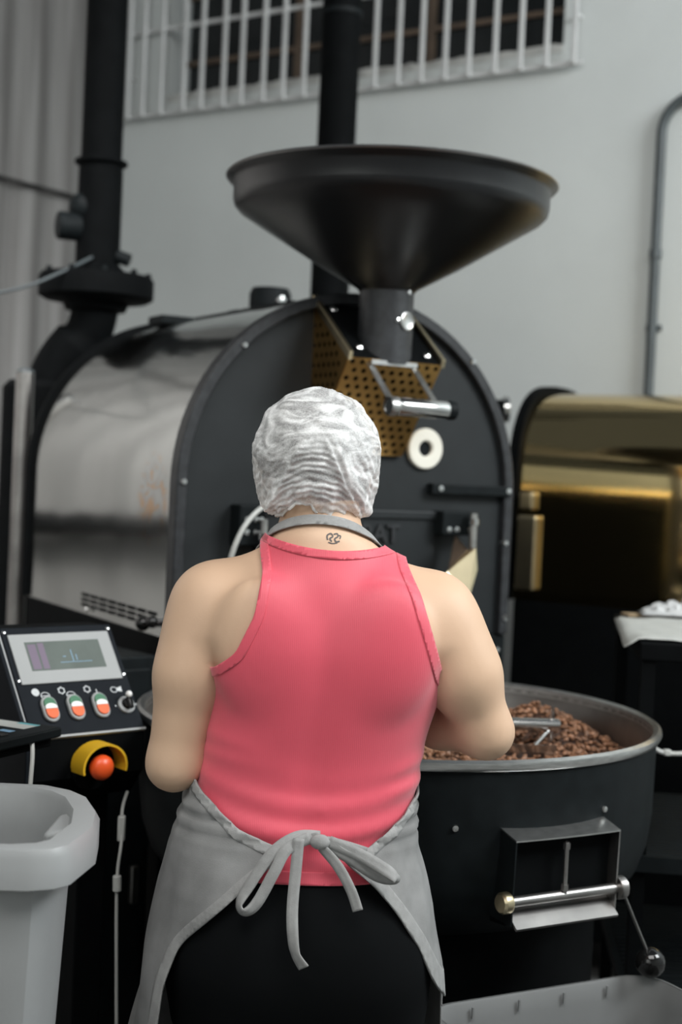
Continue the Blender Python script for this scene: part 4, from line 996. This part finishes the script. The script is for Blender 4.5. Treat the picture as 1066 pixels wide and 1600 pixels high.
def normals(P, T):
    n = np.cross(P[T[:, 1]]-P[T[:, 0]], P[T[:, 2]]-P[T[:, 0]]); N_ = np.zeros_like(P)
    for i in range(3): np.add.at(N_, T[:, i], n)
    return N_/np.maximum(np.linalg.norm(N_, axis=1), 1e-12)[:, None]
def clip(P, T, g):
    """keep the part of the triangle mesh where g <= 0"""
    ins = g <= 0; k = ins[T].sum(1); out = T[k == 3].tolist(); V_ = [P]; nv = len(P); cache = {}; extra = []
    def cut(a, b):
        key = (a, b) if a < b else (b, a)
        if key not in cache:
            t = g[a]/(g[a]-g[b]); extra.append(P[a]+(P[b]-P[a])*t); cache[key] = nv+len(extra)-1
        return cache[key]
    for t in T[(k > 0) & (k < 3)]:
        a, b, c = t
        for _ in range(3):
            if ins[a] and not ins[c]: 
                break
            a, b, c = b, c, a
        if ins[b]:      # a, b inside
            p, q = cut(b, c), cut(a, c); out += [(a, b, p), (a, p, q)]
        else:
            p, q = cut(a, b), cut(a, c); out.append((a, p, q))
    P2 = np.concatenate([P, np.array(extra)]) if extra else P
    T2 = np.array(out); u, inv = np.unique(T2, return_inverse=True)
    return P2[u], inv.reshape(T2.shape)
def pobj(name, P, T, m, parent, solid=0, smooth=80, sub=0):
    me = bpy.data.meshes.new(name); me.from_pydata(P.tolist(), [], T.tolist())
    o = mkobj(name, me, m, parent, smooth=smooth, solid=solid, sub=sub); return o
P, Q = nets(BODY); P = lap(P, Q, 2)
PE = pobj('person', P, Q, 'skin', None); PE.location = (PX, PY, 0)
tag(PE, 'person in pink tank top, white hairnet and grey apron bending over the cooling tray', 'person')
body_P, body_T = P, tris(Q)
# ---- trousers
LB = smin(T0, LG, .03)
P, Q = nets(LB, .005); P = lap(P, Q, 3); T = tris(Q)
P, T = clip(P, T, P[:, 2]-.925); P, T = clip(P, T, .085-P[:, 2])
pobj('trousers', P, T, 'pants', PE)
# ---- shoes
P, Q = nets(LG, .008); P = lap(P, Q, 2); P[:, 2] = np.maximum(P[:, 2], 0.001); T = tris(Q); P, T = clip(P, T, P[:, 2]-.082)
for s in (-1, 1):
    p, t = clip(P, T, -s*P[:, 0]); sh_ = pobj('shoe', p, t, 'shoe', PE)
# ---- tank top
mixz = np.clip((gz-1.178)/.035, 0, 1).astype(np.float32)
SF = TN*(1-mixz)+smin(TN, AR, .035)*mixz
XX = gx; zc = .948+.95*(XX+.01)**2
tt = gz-zc
blouse = .010*np.where(tt > 0, np.exp(-(tt/.075)**2), np.exp(-(tt/.012)**2))
fold = .0022*np.sin(tt*2*pi/.042+2.2*np.sin(XX*7+1))*np.exp(-((tt-.03)/.035)**2)
fold = fold+.0030*np.exp(-((gz-1.078+.22*(XX+.15))/.010)**2)*np.exp(-((XX+.13)/.06)**2)+.0025*np.exp(-((gz-1.050+.10*(XX+.15))/.009)**2)*np.exp(-((XX+.12)/.07)**2)
fold = fold+.0035*np.exp(-((gz-1.045-.35*(XX-.15))/.008)**2)*np.exp(-((XX-.145)/.03)**2)+.0035*np.exp(-((gz-1.015-.25*(XX-.15))/.008)**2)*np.exp(-((XX-.14)/.03)**2)
SF = SF-.0065-blouse-fold
SF = SF.astype(np.float32)
P, Q = nets(SF); P = lap(P, Q, 2); T = tris(Q)
AL = np.array([(1.10, -.36), (1.150, -.26), (1.163, -.165), (1.172, -.140), (1.198, -.106), (1.252, -.082), (1.305, -.075), (1.342, -.083), (1.40, -.083)])
ARh = np.array([(1.10, .44), (1.140, .33), (1.150, .215), (1.164, .187), (1.227, .166), (1.288, .145), (1.327, .127), (1.40, .120)])
def curve(tab, z):
    v = np.interp(z, tab[:, 0], tab[:, 1]); return v
def smooth_tab(tab, n=160, w=9):
    z = np.linspace(tab[0, 0], tab[-1, 0], n); x = np.interp(z, tab[:, 0], tab[:, 1]); k = np.hanning(w+2)[1:-1]; k /= k.sum()
    x = np.convolve(np.pad(x, w//2, mode='edge'), k, 'valid'); return np.stack([z, x], 1)
def sdist(tab, P):
    """signed distance in the x-z plane to the curve x(z); positive where x > x(z)"""
    d = np.full(len(P), 9.); p = P[:, [2, 0]]
    for a, b in zip(tab[:-1], tab[1:]):
        e = b-a; t = np.clip(((p-a)@e)/(e@e), 0, 1); d = np.minimum(d, np.hypot(*(p-a-t[:, None]*e).T))
    return np.where(P[:, 0] > np.interp(P[:, 2], tab[:, 0], tab[:, 1]), d, -d)
AL = smooth_tab(AL, 90, 7); ARh = smooth_tab(ARh, 90, 7)
def garm(P): return np.maximum(-sdist(AL, P), sdist(ARh, P))
def gneck(P):
    x, y, z = P.T; back = 1.352-1.1*np.maximum(0, np.abs(x-.012)-.05)**1.6*0
    lim = 1.3435+1.5*(x-.02)**2-.03*x-1.4*np.maximum(0, y-.02)
    return z-lim
def ghem(P): return .885-P[:, 2]+.03*P[:, 0]*0
P, T = clip(P, T, ghem(P)); P, T = clip(P, T, gneck(P)); P, T = clip(P, T, garm(P))
# keep only the torso piece
top = pobj('tank_top', P, T, 'pink', PE, solid=.0015)
N_ = normals(P, T)
p, t = clip(P+N_*.0013, T, -.012-gneck(P)); pobj('neckline_trim', p, t, 'pink', top, solid=.002)
for s in (-1, 1):
    p, t = clip(P+N_*.0013, T, -.013-garm(P)); p, t = clip(p, t, gneck(p)); p, t = clip(p, t, (.012-p[:, 0])*s); p, t = clip(p, t, 1.140-p[:, 2]); pobj('armhole_trim', p, t, 'pink', top, solid=.002)
p, t = clip(P+N_*.0015, T, P[:, 2]-.902); pobj('hem', p, t, 'pink', top, solid=.002)
# ---- apron: skirt panels wrapped from the front, bib, neck strap, bow
SK = [(1.05, -.162, .162, -.102, .146), (1.00, -.170, .160, -.108, .146), (.978, -.178, .160, -.111, .146), (.94, -.190, .162, -.118, .144), (.912, -.198, .164, -.127, .140), (.86, -.208, .180, -.146, .135), (.826, -.213, .190, -.154, .133), (.75, -.226, .206, -.156, .130), (.70, -.235, .213, -.152, .132),
      (.637, -.246, .214, -.135, .138), (.50, -.262, .225, -.13, .15), (.35, -.275, .235, -.125, .16)]
SKa = np.array(sorted(SK)); nz_, na = 110, 200; vs_ = []; 
for j in range(nz_+1):
    z = 1.03-(1.03-.36)*j/nz_; v = [np.interp(z, SKa[:, 0], SKa[:, c]) for c in (1, 2, 3, 4)]
    cx, hw = (v[0]+v[1])/2, (v[1]-v[0])/2
    for i in range(na):
        a = 2*pi*i/na; c, s = math.cos(a), math.sin(a); n = 2.35
        hd = .01-v[2] if s < 0 else v[3]-.01
        q = (abs(c)**n+abs(s)**n)**(-1/n)
        x, y = cx+hw*c*q, .01+hd*s*q
        w = .0035*noise.noise((x*16, y*16, z*5))+.003*noise.noise((x*30+3, y*30, z*9))
        if c < 0: w += .006*math.sin(z*20+a*5)*max(0, min(1, (.92-z)/.2))
        w += .003*math.sin(z*2*pi/.022)*math.exp(-((z-.965)/.03)**2)
        vs_.append((x+c*w, y+s*w, z))
P = np.array(vs_); Qs = np.array([(j*na+i, j*na+(i+1) % na, (j+1)*na+(i+1) % na, (j+1)*na+i) for j in range(nz_) for i in range(na)]); T = tris(Qs)
eL = np.array([(.30, -.200), (.639, -.196), (.733, -.186), (.791, -.166), (.83, -.131), (.889, -.070), (.918, -.034), (.936, -.018), (1.1, -.018)])
eR = np.array([(.30, .19), (.60, .215), (.70, .214), (.717, .204), (.738, .192), (.801, .164), (.853, .130), (.896, .092), (.915, .058), (.93, .048), (1.1, .048)])
eL = smooth_tab(eL, 90, 5); eR = smooth_tab(eR, 90, 5)
def gopen(P):
    g = np.minimum(sdist(eL, P), -sdist(eR, P)); return np.where(P[:, 1] < .03, g, -np.maximum(.02, P[:, 1]-.02))
tL = np.array([(-.30, 1.02), (-.165, 1.012), (-.150, 1.000), (-.092, .957), (-.030, .934), (.0, .93), (.05, .927), (.09, .938), (.135, .972), (.16, 1.0), (.3, 1.02)])
def gtop(P):
    return P[:, 2]-np.where(P[:, 1] < .02, np.interp(P[:, 0], tL[:, 0], tL[:, 1]), 1.012)
P, T = clip(P, T, gtop(P)); P, T = clip(P, T, gopen(P)); 
ap = pobj('apron', P, T, 'apron', PE, solid=.0022)
N_ = normals(P, T); sg_ = 1 if ((P-np.array([0, 0, 0]))*N_)[:, :2].sum() > 0 else -1
p, t = clip(P+N_*.0012*sg_, T, -.013-gopen(P)); pobj('edge_hem', p, t, 'tie', ap, solid=.002)
p, t = clip(P+N_*.0012*sg_, T, -.016-gtop(P)); pobj('waistband', p, t, 'tie', ap, solid=.002)
P, Q = nets(SF, .010); P = lap(P, Q, 3); T = tris(Q)
P, T = clip(P, T, P[:, 2]-1.27); P, T = clip(P, T, .985-P[:, 2]); P, T = clip(P, T, .045-P[:, 1]); P, T = clip(P, T, np.abs(P[:, 0]-.01)-.115)
pobj('bib', P, T, 'apron', ap, solid=.002)
NK = smin(T0, HD, .035)
P, Q = nets(NK, .004); P = lap(P, Q, 2); T = tris(Q)
pl = lambda P: P[:, 2]-(1.362-.55*(P[:, 1]+.0))
P, T = clip(P, T, P[:, 2]-1.42); P, T = clip(P, T, np.abs(pl(P))-.0085); P, T = clip(P, T, np.abs(P[:, 0])-.10)
pobj('neck_strap', P, T, 'tie', ap, solid=.002)
def ribbon(name, pts, w, parent, tw=None, n=6):
    C = spline([(x-PX, y-PY, z) for x, y, z in pts], n); vs = []; m = len(C)
    for i, p in enumerate(C):
        d = (C[min(i+1, m-1)]-C[max(i-1, 0)]).normalized(); s = d.cross(V(0, -1, 0))
        s = s.normalized() if s.length > .05 else V(1, 0, 0)
        if tw:
            a = np.interp(i/(m-1), np.linspace(0, 1, len(tw)), tw); s = Matrix.Rotation(R_(a), 3, d) @ s
        vs += [p-s*w/2, p-s*w/6, p+s*w/6, p+s*w/2]
    fs = [(i*4+k, i*4+k+1, i*4+5+k, i*4+4+k) for i in range(m-1) for k in range(3)]
    return MB().add(vs, fs).build(name, 'tie', parent, smooth=60, solid=.0022)
yb_ = 1.918
ribbon('bow_loop', [(-.008, yb_+.012, .955), (-.040, yb_-.004, .957), (-.072, yb_-.014, .936), (-.100, yb_-.020, .893), (-.113, yb_-.024, .868), (-.105, yb_-.028, .858), (-.089, yb_-.026, .871), (-.068, yb_-.022, .912), (-.052, yb_-.015, .942), (-.022, yb_-.006, .957)], .0155, ap, (35, 25, 20, 25, 60, 40, 10, -10, -10, 0))
ribbon('bow_loop', [(-.004, yb_-.004, .951), (.032, yb_-.008, .933), (.070, yb_-.004, .909), (.093, yb_-.006, .903), (.096, yb_-.010, .909), (.080, yb_-.012, .921), (.045, yb_-.010, .939), (.004, yb_-.006, .953)], .0165, ap, (0, 10, 15, 50, 60, 20, 5, 0))
ribbon('bow_tail', [(-.037, yb_-.012, .957), (-.039, yb_-.018, .914), (-.041, yb_-.026, .870), (-.039, yb_-.034, .835), (-.034, yb_-.036, .808), (-.022, yb_-.034, .789)], .0155, ap, (0, 5, -5, 15, 40, 20))
ribbon('bow_tail', [(-.006, yb_-.006, .945), (.018, yb_-.012, .921), (.037, yb_-.020, .891), (.047, yb_-.024, .866)], .0145, ap, (30, 10, 20, 15))
ribbon('waist_tie', [(-.060, yb_+.030, .936), (-.035, yb_+.012, .948), (-.010, yb_+.004, .955)], .015, ap)
ribbon('waist_tie', [(.055, yb_+.022, .933), (.025, yb_+.010, .944), (.0, yb_+.002, .951)], .015, ap)
kn = MB().ball((-.008-PX, yb_-.006-PY, .952), .0125, 14, (1.15, .7, .85)).build('bow_knot', 'tie', ap)
# ---- hair under the net, hairnet
mb = MB()
def netpt(u, v, rad, wr):
    # v 0 top .. 1 hem ; u angle from the back (-y) turning to +x
    th = v*R_(145+3*math.sin(u+.6)-14*math.exp(-((u+.22)/.40)**2)+10*math.exp(-((u-.62)/.40)**2)+4*math.exp(-((u+.95)/.3)**2))
    d = V(math.sin(th)*math.sin(u), -math.sin(th)*math.cos(u), math.cos(th))
    rx, ry, rz_ = rad
    lo = max(0, -d.z); st = math.sin(th); q_ = (st**.72)/max(st, 1e-4) if d.z < 0 else 1
    p = V(d.x*rx*q_*(1+.03*lo), d.y*ry*(1+(q_-1)*.4), d.z*(rz_ if d.z > 0 else rz_*(1+.16*min(1, lo*1.5))))
    if wr:
        big = .004*noise.noise((d.x*3+1.7, d.y*3, d.z*3.3+.4))
        a = d.x*.88+d.z*.48; b = -d.x*.48+d.z*.88
        ridge = 1-abs(2*noise.noise((a*4.5, b*11+1.5*noise.noise((a*3, b*3, 7)), d.y*4.5)))
        fine = .0013*ridge+.0006*noise.noise((a*18, b*30, d.y*18))
        swoop = .008*math.exp(-((d.x-.35-.55*(-d.z))/.10)**2)*(1 if d.y < 0 else .2)*max(0, min(1, .6-d.z))
        if d.y < 0:
            qd = .30-d.z; edge = .10+.50*max(0, qd); ax_d = abs(d.x+.02); on = max(0, min(1, qd*3))*max(0, min(1, -d.y*2.5))
            wob = 3.2*noise.noise((d.x*5, d.y*5, d.z*5+2))
            fine += on*.0055*math.exp(-((ax_d-edge)/.055)**2)
            if ax_d < edge: fine += on*.0013*math.sin((d.z+.6*d.x*d.x)*78+wob)
            else: fine += on*.0011*math.sin((ax_d*.9+d.z*.45)*64+wob)
        e = v**6
        p += d*(big+fine*.9+swoop+e*.0022*math.sin(u*23)+e*.0014*math.sin(u*41+1))
        p *= 1-.05*max(0, v-.93)/.07
        if d.z < -.2 and d.y < 0: p.y -= .010*max(0, -d.z-.2)
    return p
def shell(rad, c, nu, nv, wr, vmax=1.):
    vs = [netpt(2*pi*i/nu-pi, vmax*max(j, .001)/nv, rad, wr)+c for j in range(nv+1) for i in range(nu)]
    fs = [(j*nu+i, (j+1)*nu+i, (j+1)*nu+(i+1) % nu, j*nu+(i+1) % nu) for j in range(nv) for i in range(nu)]
    return MB().add(vs, fs)
hc = V(-.009, .050, 1.478)
shell((.083, .104, .0945), hc+V(0, .002, -.0005), 64, 32, False, .90).build('hair', 'hair', PE, smooth=60)
MB().ball((-.006, -.018, 1.468), .034, 20, (1.1, .8, 1)).build('hair_bun', 'hair', PE)
net = shell((.094, .114, .0985), hc, 260, 150, True).build('hairnet', 'net', PE, smooth=80)
band = [netpt(2*pi*i/120-pi, .985, (.094, .114, .0985), True)+hc for i in range(120)]; band.append(band[0])
MB().tube(band, .0022, 6, caps=False).build('elastic_band', M_['white'], net)
# ---- eyes
for s in (-1, 1):
    e = MB().ball((-.009+s*.030, .142, 1.456), .0115, 16).build('eye', 'eye', PE)
    MB().ball((-.009+s*.030, .151, 1.453), .0052, 10, (1, .5, 1)).build('iris', 'hair', e)
# ---- small nape tattoo, lifted a hair off the skin
from mathutils.bvhtree import BVHTree
bvh = BVHTree.FromPolygons([tuple(p) for p in body_P.tolist()], body_T.tolist())
mb = MB()
def ink(pts, w):
    C = spline([(x, 0, z) for x, z in pts], 6); vs = []
    for i, p in enumerate(C):
        d = (C[min(i+1, len(C)-1)]-C[max(i-1, 0)]).normalized(); s = V(d.z, 0, -d.x)
        for sg in (-1, 1):
            q = p+s*w*sg; hit = bvh.ray_cast(V(q.x, -.3, q.z), V(0, 1, 0))
            vs.append((hit[0]+V(0, -.0006, 0)) if hit[0] else V(q.x, -.05, q.z))
    mb.add(vs, [(i*2, i*2+1, i*2+3, i*2+2) for i in range(len(C)-1)])
tx, tz = .022, 1.3605
ink([(tx-.009, tz-.003), (tx-.010, tz+.003), (tx-.005, tz+.006), (tx-.002, tz+.002), (tx-.006, tz-.001), (tx-.003, tz-.005)], .0011)
ink([(tx-.001, tz+.005), (tx+.004, tz+.006), (tx+.005, tz+.002), (tx+.001, tz-.001), (tx+.003, tz-.005), (tx+.008, tz-.004)], .0011)
ink([(tx+.005, tz+.004), (tx+.009, tz+.003), (tx+.008, tz-.001)], .0009)
ink([(tx-.008, tz-.006), (tx-.002, tz-.0075), (tx+.005, tz-.0065)], .0008)
mb.build('tattoo', 'tattoo', PE, smooth=0)
